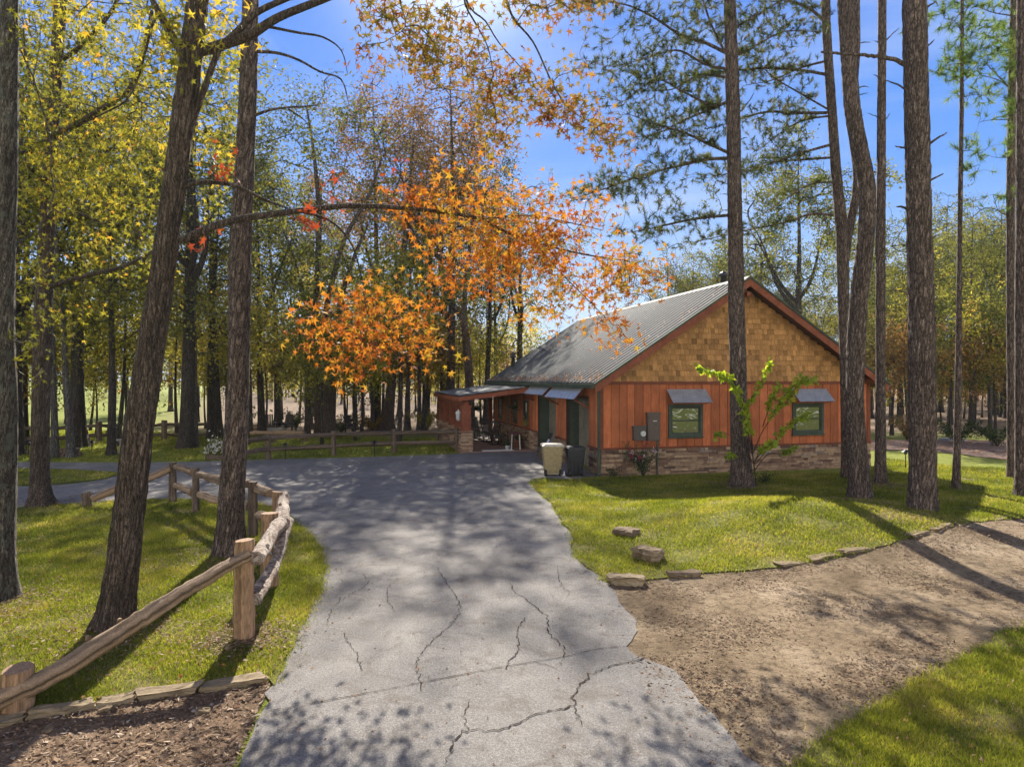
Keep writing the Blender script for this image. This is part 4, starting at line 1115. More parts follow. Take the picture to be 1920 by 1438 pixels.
mk = empty('ground_marker', G(1058, 893), 'small white marker standing in the grass in front of the two bins', 'marker')
mb = MB(); lathe(mb, [(.05, 0), (.045, .02), (.02, .05), (.018, .12), (.0, .15)], G(1058, 893) + [0, 0, .03], 10); mb.build('cap', M['white plastic'], mk, True)

# dark bench with a folded chair, standing between the two garage doors
c = H(-.45, 4.3, 0)
bn = empty('storage_bench', c, 'low dark storage bench between the garage doors behind the tan bin', 'bench')
mb = MB(); box(mb, c + HZ * .22, HU * .28, HV * .5, HZ * .2, .5, 0, .96); mb.build('body', M['box brown'], bn)
mb = MB(); box(mb, c + HZ * .45, HU * .31, HV * .53, HZ * .028); mb.build('lid', M['meter box grey'], bn)
c2 = c + HZ * .48
fc = empty('folding_chair', c2, 'dark folding chair with a pale cloth propped on the storage bench', 'chair')
mb = MB()
for s in (-.2, .2):
    tube(mb, [c2 + HU * -.15 + HV * s, c2 + HU * .12 + HV * s + HZ * .62], .016, 6); tube(mb, [c2 + HU * .15 + HV * s, c2 + HU * -.2 + HV * s + HZ * .3], .016, 6)
tube(mb, [c2 + HU * .12 - HV * .2 + HZ * .62, c2 + HU * .12 + HV * .2 + HZ * .62], .016, 6)
mb.build('frame', M['dark metal'], fc)
mb = MB(); box(mb, c2 + HU * .07 + HZ * .48, HU * .035 + HZ * .10, HV * .17, HU * -.012 + HZ * .004); mb.build('backrest', M['dark rubber'], fc)
mb = MB(); V = []
for a in range(9):
    for b in range(5):
        x, y = a / 8, b / 4; V.append(c2 + HU * (-.30 + .30 * x + .02 * math.sin(5 * y)) + HV * (-.22 + .16 * y) + HZ * (.03 + .34 * x ** 1.2 + .02 * math.sin(9 * y + 6 * x)))
i = (np.arange(8)[:, None] * 5 + np.arange(4)[None]).ravel(); mb.add(V, np.stack([i, i + 5, i + 6, i + 1], -1)); mb.build('cloth', M['pale cloth'], fc)

# porch furniture
def rocking_chair(c, ang, label=None):
    root = empty('rocking_chair', c, label, 'rocking chair', 'dark rocking chairs on the porch')
    cx, sx = math.cos(ang), math.sin(ang); X, Y = np.array([cx, sx, 0]), np.array([-sx, cx, 0])
    q = lambda x, y, z: c + X * x + Y * y + HZ * z
    mb = MB()
    for k in range(6): box(mb, q(0, -.22 + k * .085, .42 - .01 * k), X * .26, Y * .036, HZ * .012)
    mb.build('seat', M['dark chair wood'], root)
    mb = MB()
    for k in range(7): x = -.21 + k * .07; tube(mb, [q(x, .24, .40), q(x, .42, 1.08)], .014, 5)
    box(mb, q(0, .43, 1.12), X * .27, Y * .015, HZ * .05); box(mb, q(0, .26, .5), X * .25, Y * .014, HZ * .03)
    mb.build('backrest', M['dark chair wood'], root)
    for s in (-1, 1):
        mb = MB(); tube(mb, cat([q(s * .27, -.45, .13), q(s * .27, -.2, .05), q(s * .27, .1, .03), q(s * .27, .45, .09), q(s * .27, .6, .17)], .08), .02, 6)
        tube(mb, [q(s * .27, -.22, .05), q(s * .27, -.22, .62)], .018, 6); tube(mb, [q(s * .27, .25, .05), q(s * .27, .44, 1.1)], .018, 6)
        mb.build('rocker', M['dark chair wood'], root)
        mb = MB(); box(mb, q(s * .27, .03, .635), X * .04, Y * .30, HZ * .012); mb.build('armrest', M['dark chair wood'], root)
    return root
rocking_chair(H(-1.05, 10.1, .055), HA + 2.3, 'dark slatted rocking chair nearest the drive on the porch')
rocking_chair(H(-1.15, 11.6, .055), HA + 2.1, 'dark rocking chair, second along the porch wall')
rocking_chair(H(-1.3, 13.3, .055), HA + 1.9, 'dark rocking chair, third along the porch wall')
rocking_chair(H(-1.5, 15.0, .055), HA + 1.6, 'dark rocking chair at the far end of the porch')
gr = empty('barbecue_grill', H(-2.4, 14.0, .055), 'dark red round barbecue grill behind the front porch pillar', 'grill')
mb = MB(); lathe(mb, [(.0, .45), (.2, .5), (.31, .62), (.33, .78), (.34, .80), (.31, .95), (.2, 1.07), (0, 1.12)], H(-2.4, 14.0, .055), 18); mb.build('kettle', M['grill red'], gr, True)
for a in (0, 2.1, 4.2):
    mb = MB(); tube(mb, [H(-2.4 + .15 * math.cos(a), 14 + .15 * math.sin(a), .55), H(-2.4 + .3 * math.cos(a), 14 + .3 * math.sin(a), .055)], .016, 6); mb.build('leg', M['dark metal'], gr)
def pot(c, r, h, mat, label, pm, foliage=True, seed=0, cat_='planter', size=.07, ht=.3, grp=None):
    root = empty('potted_plant' if foliage else 'planter', c, label, cat_, grp)
    mb = MB(); lathe(mb, [(0, 0), (r * .7, 0), (r, h * .9), (r * 1.1, h * .9), (r * 1.1, h), (r * .92, h), (r * .9, h * .85), (0, h * .85)], c, 16); mb.build('pot', mat, root, True)
    if foliage:
        rr = np.random.default_rng(seed); mb = MB(); n = 170
        p = c + np.c_[rr.normal(0, r * .7, n), rr.normal(0, r * .7, n), h + np.abs(rr.normal(0, ht * .5, n))]
        leaves(mb, p, size, TRI3, rr, rr.uniform(0, 1, n), .2); mb.build('foliage', pm, root)
    return root
# round side table with red cloth and pots near the stone wall
c = H(-.75, 8.35, .055)
tb = empty('side_table', c, 'small dark side table under a red cloth beside the stone wall on the porch', 'table')
mb = MB(); lathe(mb, [(0, .68), (.30, .68), (.32, .70), (.30, .72), (0, .72)], c, 20); mb.build('tabletop', M['grill red'], tb, True)
for a in (.7, 2.3, 3.9, 5.5):
    mb = MB(); tube(mb, [c + np.array([.22 * math.cos(a), .22 * math.sin(a), .68]), c + np.array([.27 * math.cos(a), .27 * math.sin(a), 0])], .018, 6); mb.build('leg', M['white paint'], tb)
pot(H(-.55, 8.9, .055), .16, .35, M['terracotta'], 'terracotta pot with a dark plant behind the red side table', M['leaf_bush'], True, 3)
pot(H(-.3, 9.5, .055), .14, .3, M['terracotta'], 'terracotta pot with a rusty plant against the porch wall', M['leaf_rust'], True, 4)
pot(H(-1.15, 8.25, .055), .10, .18, M['white plastic'], 'small white pot on the porch floor by the side table', M['leaf_bush'], True, 6)
pot(H(-.30, 8.5, 1.18 - .26), .10, .16, M['terracotta'], 'small clay pot standing on the stone ledge of the porch wall', M['leaf_pale'], True, 5)
# framed board leaning on the wall
c = H(-.5, 10.6, .055)
fb = empty('wooden_board', c, 'light brown wooden board leaning on the porch wall between rocking chairs', 'board')
mb = MB(); box(mb, c + HZ * .45 + HU * .05, HU * .10 + HZ * .30, HV * .25, HU * -.015 + HZ * .005); mb.build('panel', M['brown wood'], fb)
# porch lantern, ceiling fan, ground mat, white wrought chairs
c = H(-3.22, 8.75, 1.35)
ln = empty('porch_lantern', c, 'white lantern mounted outside the front porch pillar', 'lantern')
mb = MB(); lathe(mb, [(0, 0), (.07, .01), (.09, .03), (.11, .28), (.12, .28)], c, 6); mb.build('glass', M['lantern glass'], ln)
mb = MB(); lathe(mb, [(.15, .28), (.10, .36), (.03, .42), (.02, .46), (0, .47)], c, 6); lathe(mb, [(0, -.05), (.06, -.03), (.09, .0), (0, .005)], c, 6); tube(mb, [c + HZ * .1, c + HU * .1 + HZ * .05, c + HU * .22 + HZ * -.1], .015, 6); mb.build('cap', M['white paint'], ln)
c = H(-1.6, 11.6, 2.38)
fn = empty('ceiling_fan', c, 'dark ceiling fan under the porch roof', 'ceiling fan')
mb = MB(); lathe(mb, [(0, -.25), (.08, -.24), (.1, -.16), (.03, -.12), (.03, .05)], c, 12); mb.build('motor', M['dark metal'], fn, True)
for k in range(5):
    a = k * 1.2566; d = np.array([math.cos(a), math.sin(a), 0]); s = np.array([-math.sin(a), math.cos(a), .15])
    mb = MB(); box(mb, c + d * .38 + HZ * -.18, d * .28, s * .06, HZ * .005); mb.build('blade', M['dark chair wood'], fn)
c = H(-1.75, 7.86, 0)
mt = MB(); hbox(mt, -2.3, 7.85, .058, -.95, 8.3, .075); o = mt.build('door_mat', M['white paint'], None, origin=H(-1.6, 8.05, .058)); tag(o, 'white mat lying along the front edge of the porch floor', 'mat')
for k, (u, v) in enumerate([(-2.2, 12.6), (-2.0, 15.4)]):
    c = H(u, v, .055); root = empty('garden_chair', c, ['white metal garden chair, nearer one behind the rocking chairs', 'white metal garden chair at the far end of the porch'][k], 'chair', 'white metal chairs on the porch')
    mb = MB(); lathe(mb, [(0, .43), (.22, .43), (.23, .45), (0, .46)], c, 14); mb.build('seat', M['white paint'], root)
    mb = MB(); tube(mb, cat([c + HU * .2 + HV * .1 + HZ * .45, c + HU * .17 + HV * .2 + HZ * .8, c + HV * .24 + HZ * .9, c - HU * .17 + HV * .2 + HZ * .8, c - HU * .2 + HV * .1 + HZ * .45], .06), .012, 5)
    for x in (-.1, 0, .1): tube(mb, [c + HU * x + HV * .17 + HZ * .45, c + HU * x + HV * .23 + HZ * .87], .008, 4)
    mb.build('backrest', M['white paint'], root)
    for a in (.8, 2.36, 3.93, 5.5):
        mb = MB(); tube(mb, [c + np.array([.17 * math.cos(a), .17 * math.sin(a), .44]), c + np.array([.24 * math.cos(a), .24 * math.sin(a), 0])], .012, 5); mb.build('leg', M['white paint'], root)
# hanging fern baskets under the porch
for k, (u, v) in enumerate([(-2.4, 8.6), (-.6, 9.3)]):
    c = H(u, v, 1.75); root = empty('hanging_basket', c, ['hanging basket with trailing plant by the front porch pillar', 'hanging basket with trailing plant in front of the porch wall'][k], 'hanging plant', 'hanging baskets on the porch')
    mb = MB(); lathe(mb, [(0, 0), (.12, .02), (.17, .12), (.17, .14), (0, .13)], c, 12)
    for a in (0, 2.1, 4.2): tube(mb, [c + np.array([.16 * math.cos(a), .16 * math.sin(a), .13]), c + HZ * .45], .004, 3)
    mb.build('pot', M['dark metal'], root)
    rr = np.random.default_rng(60 + k); n = 150; mb = MB(); leaves(mb, c + np.c_[rr.normal(0, .13, n), rr.normal(0, .13, n), .16 - np.abs(rr.normal(0, .12, n)) + .06], .09, TRI3, rr, rr.uniform(0, 1, n), .8); mb.build('foliage', M['leaf_dark'], root)

# ------------------------------------------------------------------ rustic rail fences
def tube2(mb, c, rr, n, g, tn, mi, caps):
    k0 = len(mb.t); tube(mb, c, rr, n, disp=g, mi=mi, caps=caps); mb.t[k0] = tn
def log(mb, pts, r0, r1, rng, n=12, rough=.12, mi=0, caps=True):
    c = cat(pts, .06); m = len(c); c[1:-1] += rng.normal(0, .004, (m - 2, 3))
    rr = np.linspace(r0, r1, m); ph = rng.uniform(0, 6.28, 6)
    f = lambda s, th: rough * (np.sin(2 * th + 2.2 * s + ph[0]) * .5 + np.sin(3 * th - 3.1 * s + ph[1]) * .35 + np.sin(5 * th + 7 * s + ph[2]) * .25 + np.sin(9 * s + ph[3]) * .3 + .4 * np.sin(7 * th + 2 * np.sin(3 * s)) * .4)
    n = (30 if r0 > .09 or r1 > .09 else 20) if r0 > .06 else n
    th = np.arange(n) / n * 2 * np.pi; S = np.linspace(0, 3, m)[:, None]
    tn = .5 + .12 * np.sin(3 * th + ph[4] + .8 * S) + .22 * rng.normal(size=(1, n)) + .10 * rng.normal(size=(m, n)) - .3 * (rng.random((1, n)) < .12)
    g = lambda s, t_: f(s, t_) + rough * .5 * np.abs(np.sin(1.5 * t_ + ph[1])) + rng.normal(0, .02, (m, n)) + rng.normal(0, .035, (1, n))
    tube2(mb, c, rr, n, g, np.clip(tn, 0, 1).ravel(), mi, caps)
def knots(mb, a, b, r, rng, n):
    a, b = np.asarray(a), np.asarray(b); T = norm(b - a)
    for _ in range(n):
        t = rng.uniform(.1, .9); p = a + (b - a) * t; d = norm(np.cross(T, rng.normal(size=3)))
        tube(mb, [p + d * r * .8, p + d * (r + .03)], [.035, .018], 7)
def post(parent, base, h, r, mat, rng, lean=(0, 0)):
    b = np.array([base[0], base[1], float(gz(base[0], base[1]))])
    mb = MB(); log(mb, [b - HZ * .15, b + HZ * h * .5 + np.array([lean[0] * .5, lean[1] * .5, 0]), b + HZ * h + np.array([lean[0], lean[1], 0])], r * 1.06, r * .97, rng, 18, .07)
    return mb.build('post', mat, parent, True)
rng = np.random.default_rng(21)
fA = empty('rail_fence', G(458, 1203), 'rustic split rail fence with pale peeling logs in the left foreground', 'fence')
bA, bB, bC, bD, bE, bF, bG_, bH = G(34, 1336), G(458, 1203), G(506, 1103), G(517, 1040), G(474, 1007), G(367, 962), G(324, 942), G(164, 951)
post(fA, bA, .42, .125, M['post_wood'], rng); post(fA, bB, 1.21, .105, M['post_wood'], rng); post(fA, bC, 1.12, .12, M['post_wood'], rng); post(fA, bD, 1.12, .09, M['post_wood'], rng, (.03, 0))
post(fA, bE, 1.10, .09, M['post_grey'], rng); post(fA, bF, 1.06, .08, M['post_grey'], rng); post(fA, bG_, 1.02, .09, M['post_grey'], rng); post(fA, bH, .36, .10, M['post_grey'], rng, (-.05, 0))
def rail(pts, r0, r1, mat, n=12, rough=.12, name='rail', kn=0, parent=fA):
    mb = MB(); log(mb, pts, r0, r1, rng, n, rough)
    if kn: knots(mb, pts[0], pts[-1], (r0 + r1) / 2, rng, kn)
    return mb.build(name, mat, parent, True)
rail([P(-260, 1440, 5.9), P(0, 1312, 6.28), P(100, 1264, 6.5), P(200, 1202, 6.85), P(300, 1137, 7.25), P(400, 1075, 7.7), P(466, 1040, 8.02)], .10, .066, M['rail_grey'], 16, .13, kn=4)
rail([P(482, 1046, 8.05), P(500, 1018, 8.9), P(516, 994, 9.6), P(530, 978, 10.35)], .085, .095, M['peeled'], 18, .16, kn=5)
rail([P(480, 1122, 8.15), P(500, 1085, 9.0), P(520, 1045, 9.8), P(533, 1000, 10.5), P(538, 975, 11.2)], .07, .085, M['peeled'], 16, .2, kn=4)
rail([P(530, 982, 10.2), P(530, 952, 11.4), P(532, 930, 12.4)], .10, .09, M['peeled'], 16, .18, kn=3)
rail([P(484, 916, 13.4), P(508, 925, 12.4)], .075, .08, M['rail_grey'], rough=.2); rail([P(484, 966, 13.4), P(510, 972, 12.3)], .075, .08, M['rail_grey'], rough=.2)
rail([P(374, 890, 15.8), P(416, 901, 14.6), P(466, 908, 13.6)], .08, .085, M['rail_grey'], rough=.18); rail([P(374, 927, 15.8), P(416, 940, 14.6), P(466, 950, 13.6)], .075, .08, M['rail_grey'], rough=.18)
rail([P(331, 875, 17.2), P(362, 886, 16)], .075, .08, M['rail_grey'], rough=.2); rail([P(331, 910, 17.2), P(362, 924, 16)], .075, .08, M['rail_grey'], rough=.2)
rail([P(318, 879, 17.3), P(270, 900, 17.0), P(222, 915, 16.8), P(172, 936, 16.6)], .085, .075, M['rail_grey'], rough=.15)

fB = empty('rail_fence', G(625, 854), 'dark rail fence of four bays between the driveway and the porch pillar', 'fence')
dB = []
for px, py, h in ((440, 872, .95), (503, 861, .98), (625.5, 854, 1.0), (739, 849, 1.02), (857, 846, 1.0)):
    b = G(px, py); post(fB, b, h, .10, M['post_grey'], rng); dB.append(b)
for k in range(4):
    for zf in (.84, .40):
        a, b = dB[k] + HZ * zf * (1 if k else .95), dB[k + 1] + HZ * zf
        m = (a + b) / 2 + HZ * rng.uniform(-.05, .03)
        rail([a + (a - b) * .03, m, b + (b - a) * .03], .075, .085, M['post_grey'], 8, .2, parent=fB)
fC = empty('rail_fence', G(186, 826), 'distant sagging rail fence beyond the lawn at the far left', 'fence')
dC = []
for px, py in ((-90, 842), (41, 835), (186, 827), (237, 823), (308, 824), (403, 822)):
    b = G(px, py); post(fC, b, 1.0, .13, M['post_grey'], rng); dC.append(b)
for k in range(5):
    for zf in (.8, .30):
        a, b = dC[k] + HZ * zf, dC[k + 1] + HZ * zf; m = (a + b) / 2 + HZ * rng.uniform(-.12, .0)
        rail([a, m, b], .075, .075, M['post_grey'], 7, .25, parent=fC)
fD = empty('rail_fence', G(520, 818), 'low long log fence beyond the dark rail fence, behind the flower box', 'fence')
dD = []
for px, py in ((455, 830), (512, 829), (571, 829)):
    b = G(px, py); post(fD, b, .5, .10, M['post_grey'], rng); dD.append(b)
for k in range(2): rail([dD[k] + HZ * .45, (dD[k] + dD[k + 1]) / 2 + HZ * .47, dD[k + 1] + HZ * .45], .10, .10, M['rail_grey'], 8, .15, parent=fD)

# path lights, birdbath, flower box, benches
def path_light(px, py, label, h=.5):
    c = G(px, py); root = empty('path_light', c, label, 'garden light', 'small garden lights on stakes')
    mb = MB(); tube(mb, [c, c + HZ * h], .018, 6); mb.build('stake', M['dark metal'], root)
    mb = MB(); lathe(mb, [(0, h - .1), (.05, h - .09), (.05, h - .02), (.14, h - .01), (.03, h + .06), (0, h + .08)], c, 10); mb.build('lamp_head', M['dark metal'], root)
path_light(1698, 880, 'garden light on a stake in the lawn right of the house', .62); path_light(535, 862, 'garden light in front of the dark rail fence, left one', .6); path_light(702, 857, 'garden light in front of the dark rail fence, right one', .6)
path_light(54, 851, 'garden light at the far left edge of the lawn', .45); path_light(172, 846, 'garden light between the two thickest distant left trunks', .4); path_light(822, 825, 'garden light just left of the porch', .5)
c = G(228, 851); root = empty('birdbath', c, 'grey stone birdbath on the far lawn left of the leaning trunk', 'birdbath')
mb = MB(); lathe(mb, [(0, 0), (.22, 0), (.2, .06), (.1, .12), (.08, .45), (.12, .5), (0, .52)], c, 16); mb.build('pedestal', M['concrete'], root, True)
mb = MB(); lathe(mb, [(0, .5), (.15, .52), (.33, .60), (.34, .62), (.30, .61), (.1, .56), (0, .55)], c, 20); mb.build('basin', M['concrete'], root, True)
c = G(405, 862); root = empty('flower_box', c, 'low wooden flower box full of white flowers on the far drive edge', 'flower box')
mb = MB(); abox(mb, c[0] - .42, c[1], c[2], c[0] + .42, c[1] + .35, c[2] + .2); mb.build('box', M['post_grey'], root)
rr = np.random.default_rng(8); n = 500; mb = MB(); p = c + np.c_[rr.normal(0, .22, n), .17 + rr.normal(0, .16, n), .22 + np.abs(rr.normal(0, .26, n))]; leaves(mb, p, .1, TRI3, rr, rr.uniform(0, 1, n)); mb.build('foliage', M['leaf_green'], root)
n = 260; mb = MB(); p = c + np.c_[rr.normal(0, .24, n), .15 + rr.normal(0, .18, n), .28 + np.abs(rr.normal(0, .27, n))]; leaves(mb, p, .085, HEART, rr, rr.uniform(0, 1, n)); mb.build('blossoms', M['petal_white'], root)
c = G(121, 858); root = empty('log_pile', c, 'small pile of dark logs between two thin trunks on the far left lawn', 'log pile')
for k, (dx, dz) in enumerate([(-.2, .09), (0, .09), (.2, .09), (-.1, .26), (.1, .26)]):
    mb = MB(); log(mb, [c + [dx - .1, 0, dz], c + [dx, .3, dz], c + [dx + .05, .6, dz]], .1, .09, rr, 10); mb.build('log', M['post_grey'], root)
c = G(1785, 828); root = empty('utility_cover', c, 'pale utility box lid lying in the leaf bed at the wood edge', 'utility lid')
mb = MB(); box(mb, c + HZ * .1, HU * .55, HV * .35, HZ * .08, .5, 0, .9); mb.build('lid', M['concrete'], root)
# patio group far behind the log fence
def garden_chair(px, py, ang, label):
    c = G(px, py); root = empty('garden_chair', c, label, 'garden chair', 'dark garden chairs around the distant fire pit')
    X, Y = np.array([math.cos(ang), math.sin(ang), 0]), np.array([-math.sin(ang), math.cos(ang), 0])
    mb = MB(); box(mb, c + HZ * .38, X * .3, Y * .3, HZ * .03); mb.build('seat', M['dark chair wood'], root)
    mb = MB()
    for k in range(5): box(mb, c + X * (-.24 + .12 * k) + Y * .34 + HZ * .72, X * .045, Y * .012, Y * .08 + HZ * .36)
    mb.build('backrest', M['dark chair wood'], root)
    mb = MB()
    for s in (-1, 1): box(mb, c + X * .34 * s + HZ * .6, X * .06, Y * .36, HZ * .015); box(mb, c + X * .33 * s - Y * .28 + HZ * .3, X * .02, Y * .04, HZ * .3); box(mb, c + X * .33 * s + Y * .28 + HZ * .3, X * .02, Y * .04, HZ * .3)
    mb.build('armrest', M['dark chair wood'], root)
for k, (px, py, a, lb) in enumerate([(503, 812, .4, 'dark slatted garden chair left of the low table, beyond the log fence'), (533, 812, -.5, 'dark slatted garden chair right of the low table, beyond the log fence'), (590, 816, 2.6, 'dark garden chair just left of the massive forked trunk'), (662, 815, 1.2, 'dark garden chair right of the massive forked trunk')]): garden_chair(px, py, a, lb)
c = G(460, 812); root = empty('stone_wall', c, 'low tan stone wall behind the far lawn next to the pine trunk', 'stone wall')
mb = MB(); ledge(mb, c + [-.6, 0, 0], np.array([1., 0, 0]), np.array([0, -1., 0]), 1.9, .5, rr, .12); abox(mb, c[0] - .6, c[1] + .02, c[2], c[0] + 1.3, c[1] + .4, c[2] + .49, .6); mb.build('stones', M['ledge'], root)
c = G(519, 813); root = empty('fire_pit', c, 'low round stone fire pit between the distant garden chairs', 'fire pit')
mb = MB(); lathe(mb, [(.5, 0), (.5, .35), (.38, .36), (.36, .1), (0, .1)], c, 18); mb.build('ring', M['concrete'], root)

rr = np.random.default_rng(17); mb = MB(); n = 600
v = rr.uniform(-OH, L_ + OH, n); s_ = SP - np.abs(rr.normal(0, .22, n)) - .02
p = np.array([roof_pt(-1, a, b, .15) for a, b in zip(s_, v)]); leaves(mb, p, .085, TRI3, rr, rr.uniform(.2, 1, n), 0, 3)
n = 260; v = rr.uniform(-OH, L_ + OH, n); s_ = rr.uniform(0, SP, n); p = np.array([roof_pt(-1, a, b, .15) for a, b in zip(s_, v)]); leaves(mb, p, .085, TRI3, rr, rr.uniform(0, .8, n), 0, 3)
tag(mb.build('roof_leaves', M['fallen']), 'dry leaves and needles lying along the lower edge of the metal roof', 'leaf litter', kind='stuff')
# ------------------------------------------------------------------ tree prototypes for the wood
def clumps(rng, n, c, rad, per, spread, shell=.5):
    """targets gathered in clumps filling an ellipsoid"""
    d = norm(rng.normal(size=(n, 3))); r = rng.uniform(shell, 1, n)[:, None]
    cc = np.asarray(c) + d * r * np.asarray(rad)
    t = np.repeat(cc, per, 0) + rng.normal(size=(n * per, 3)) * spread
    return t
def tree_mesh(seed, Ht, r0, crown, lmat, bmat, leaf=KITE, lsize=.2, perleaf=13, tones=(0, 1), lean=0., bend=.25, ends=.35, rtip=.008, spread=.18, sides=9, droop=.4, first=.3, flare=.5, fork=0):
    rng = np.random.default_rng(seed)
    m = int(Ht / .4); t = np.linspace(0, 1, m)
    x = bend * np.sin(t * 3 + rng.uniform(0, 6)) * t + bend * .5 * np.sin(t * 7 + rng.uniform(0, 6)) * t + lean * t * Ht; y = bend * np.sin(t * 2.6 + rng.uniform(0, 6)) * t
    tp = np.c_[x, y, t * Ht]; tr = r0 * (1 - .97 * t ** .95)
    tr2 = tr * (1 + flare * np.exp(-tp[:, 2] / .35))
    mt = MB(); c = np.vstack([tp[0] - [0, 0, .3], tp]); tube(mt, c, np.r_[tr2[0] * 1.1, tr2], sides, disp=lambda s, th: .06 * np.sin(3 * th + s) + .05 * np.sin(5 * th - 1.3 * s))
    nodes = tp[int(m * first):]
    for q in range(fork):
        i0 = int(m * rng.uniform(.28, .5)); n_ = int(m * rng.uniform(.3, .42)); a_ = rng.uniform(0, 6.28); u_ = np.linspace(0, 1, n_)
        f_ = tp[i0] + np.c_[np.cos(a_) * u_ ** .8 * Ht * .17, np.sin(a_) * u_ ** .8 * Ht * .17, u_ * n_ * .4 * .9] + .15 * np.sin(u_ * 6 + a_)[:, None] * [1, 1, 0]
        tube(mt, f_, tr[i0] * .75 * (1 - .85 * u_), 7); nodes = np.vstack([nodes, f_[2:]])
    targets = np.concatenate([clumps(rng, *cr) for cr in crown])
    targets = targets[targets[:, 2] > 1.0]
    pts, par, n0, e = colonize(nodes, targets, rng, .3, .6)
    twigs_mesh(mt, pts, par, n0, rtip, .5, rmax=r0 * .55)
    tg = pts[e]; per = perleaf
    p = np.repeat(tg, per, 0) + rng.normal(size=(len(tg) * per, 3)) * spread
    tn = np.repeat(rng.uniform(tones[0], tones[1], len(tg)), per) * .78 + rng.uniform(tones[0], tones[1], len(p)) * .22
    ml = MB(); leaves(ml, p, lsize, leaf, rng, np.clip(tn, 0, 1), droop)
    return mt.mesh('trunk', M[bmat], True), ml.mesh('crown', M[lmat])
PROTO = {}
def proto(key, *a, **k): PROTO[key] = tree_mesh(*a, **k)
# crown rows: (clumps, centre, radii, targets per clump, spread, shell)
proto('olive', 101, 17.5, .24, [(66, (0, 0, 12.0), (3.6, 3.6, 5.8), 8, .48, .3)], 'leaf_green', 'bark_far', lsize=.17, perleaf=15, rtip=.011, fork=2)
proto('olive2', 102, 16.0, .20, [(56, (.4, 0, 11.0), (3.0, 3.1, 5.3), 8, .42, .3)], 'leaf_green', 'bark_far', lsize=.16, tones=(.2, 1), perleaf=14, rtip=.010, fork=1)
proto('gold', 103, 15.0, .20, [(56, (0, 0, 9.6), (3.4, 3.2, 5.4), 8, .42, .3)], 'leaf_yellow', 'bark_far', lsize=.16, tones=(0, .85), rtip=.010, fork=1)
proto('rust', 104, 19.0, .26, [(74, (0, 0, 14.0), (3.9, 3.9, 5.2), 9, .42, .3)], 'leaf_rust', 'bark_far', lsize=.16, perleaf=13, rtip=.011, fork=2)
proto('dark', 105, 17.0, .22, [(64, (0, 0, 11.5), (3.0, 3.0, 5.9), 8, .42, .3)], 'leaf_dark', 'bark_far', lsize=.15, perleaf=14, fork=1)
proto('wide', 113, 17.0, .30, [(78, (0, 0, 12.2), (5.6, 5.6, 5.4), 9, .42, .3), (14, (1.5, -1.5, 6.0), (4.5, 4.5, 1.6), 7, .5, .3)], 'leaf_green', 'bark_far', lsize=.17, perleaf=15, rtip=.012, fork=3, tones=(.1, .95))
proto('widegold', 114, 16.0, .28, [(72, (0, 0, 11.4), (5.2, 5.2, 5.2), 9, .42, .3), (14, (-1.5, -1.5, 5.5), (4.5, 4.5, 1.6), 7, .5, .3)], 'leaf_yellow', 'bark_far', lsize=.17, perleaf=15, rtip=.012, fork=3, tones=(0, .8))
proto('thin', 106, 15.0, .13, [(20, (0, 0, 10.5), (2.0, 2.0, 4.5), 6, .5, .2)], 'leaf_green', 'bark_grey', lsize=.17, perleaf=9, tones=(.3, 1))
proto('thinpale', 107, 13.0, .12, [(20, (0, 0, 9.0), (2.0, 2.0, 4.0), 6, .5, .2)], 'leaf_pale', 'bark_grey', lsize=.17, perleaf=9)
proto('sapling', 108, 6.5, .07, [(22, (0, 0, 4.0), (1.9, 1.9, 2.3), 6, .35, .2)], 'leaf_yellow', 'bark_far', lsize=.15, perleaf=24, rtip=.005, tones=(0, .8), first=.2)
proto('undergreen', 109, 7.5, .08, [(26, (0, 0, 4.4), (2.0, 2.0, 2.9), 6, .4, .2)], 'leaf_green', 'bark_far', lsize=.15, perleaf=22, rtip=.005, first=.12)
proto('underbrown', 110, 6.0, .07, [(22, (0, 0, 3.6), (1.9, 1.9, 2.4), 6, .4, .2)], 'leaf_rust', 'bark_far', lsize=.14, perleaf=18, rtip=.005, first=.12)
proto('underpale', 111, 7.0, .07, [(24, (0, 0, 4.6), (2.1, 2.1, 2.6), 6, .4, .2)], 'leaf_pale', 'bark_far', lsize=.15, perleaf=22, rtip=.005, first=.15)
proto('bare', 112, 13.0, .13, [(26, (0, 0, 8.5), (2.6, 2.6, 4.2), 5, .7, .2)], 'leaf_rust', 'bark_grey', lsize=.14, perleaf=1, rtip=.010)
def plant_tree(name, key, px, py, sc, label, cat_='tree', group=None, depth=None, rz=None, ry=0., rx=0., rng=random.Random(3)):
    if depth is None: b = G(px, py)
    else: x = (px - 960) / F * depth; b = np.array([x, depth, float(gz(x, depth))])
    root = empty(name, b, label, cat_, group)
    root.rotation_euler = (rx, ry, rng.uniform(0, 6.28) if rz is None else rz); root.scale = (sc, sc, sc * rng.uniform(.94, 1.06)) if np.isscalar(sc) else sc
    for me, nm in zip(PROTO[key], ('trunk', 'crown')):
        o = bpy.data.objects.new(nm, me); COL.objects.link(o); o.parent = root; WL[o.name] = b
    return root
WG = 'trees one can tell apart in the wood across the lawn'
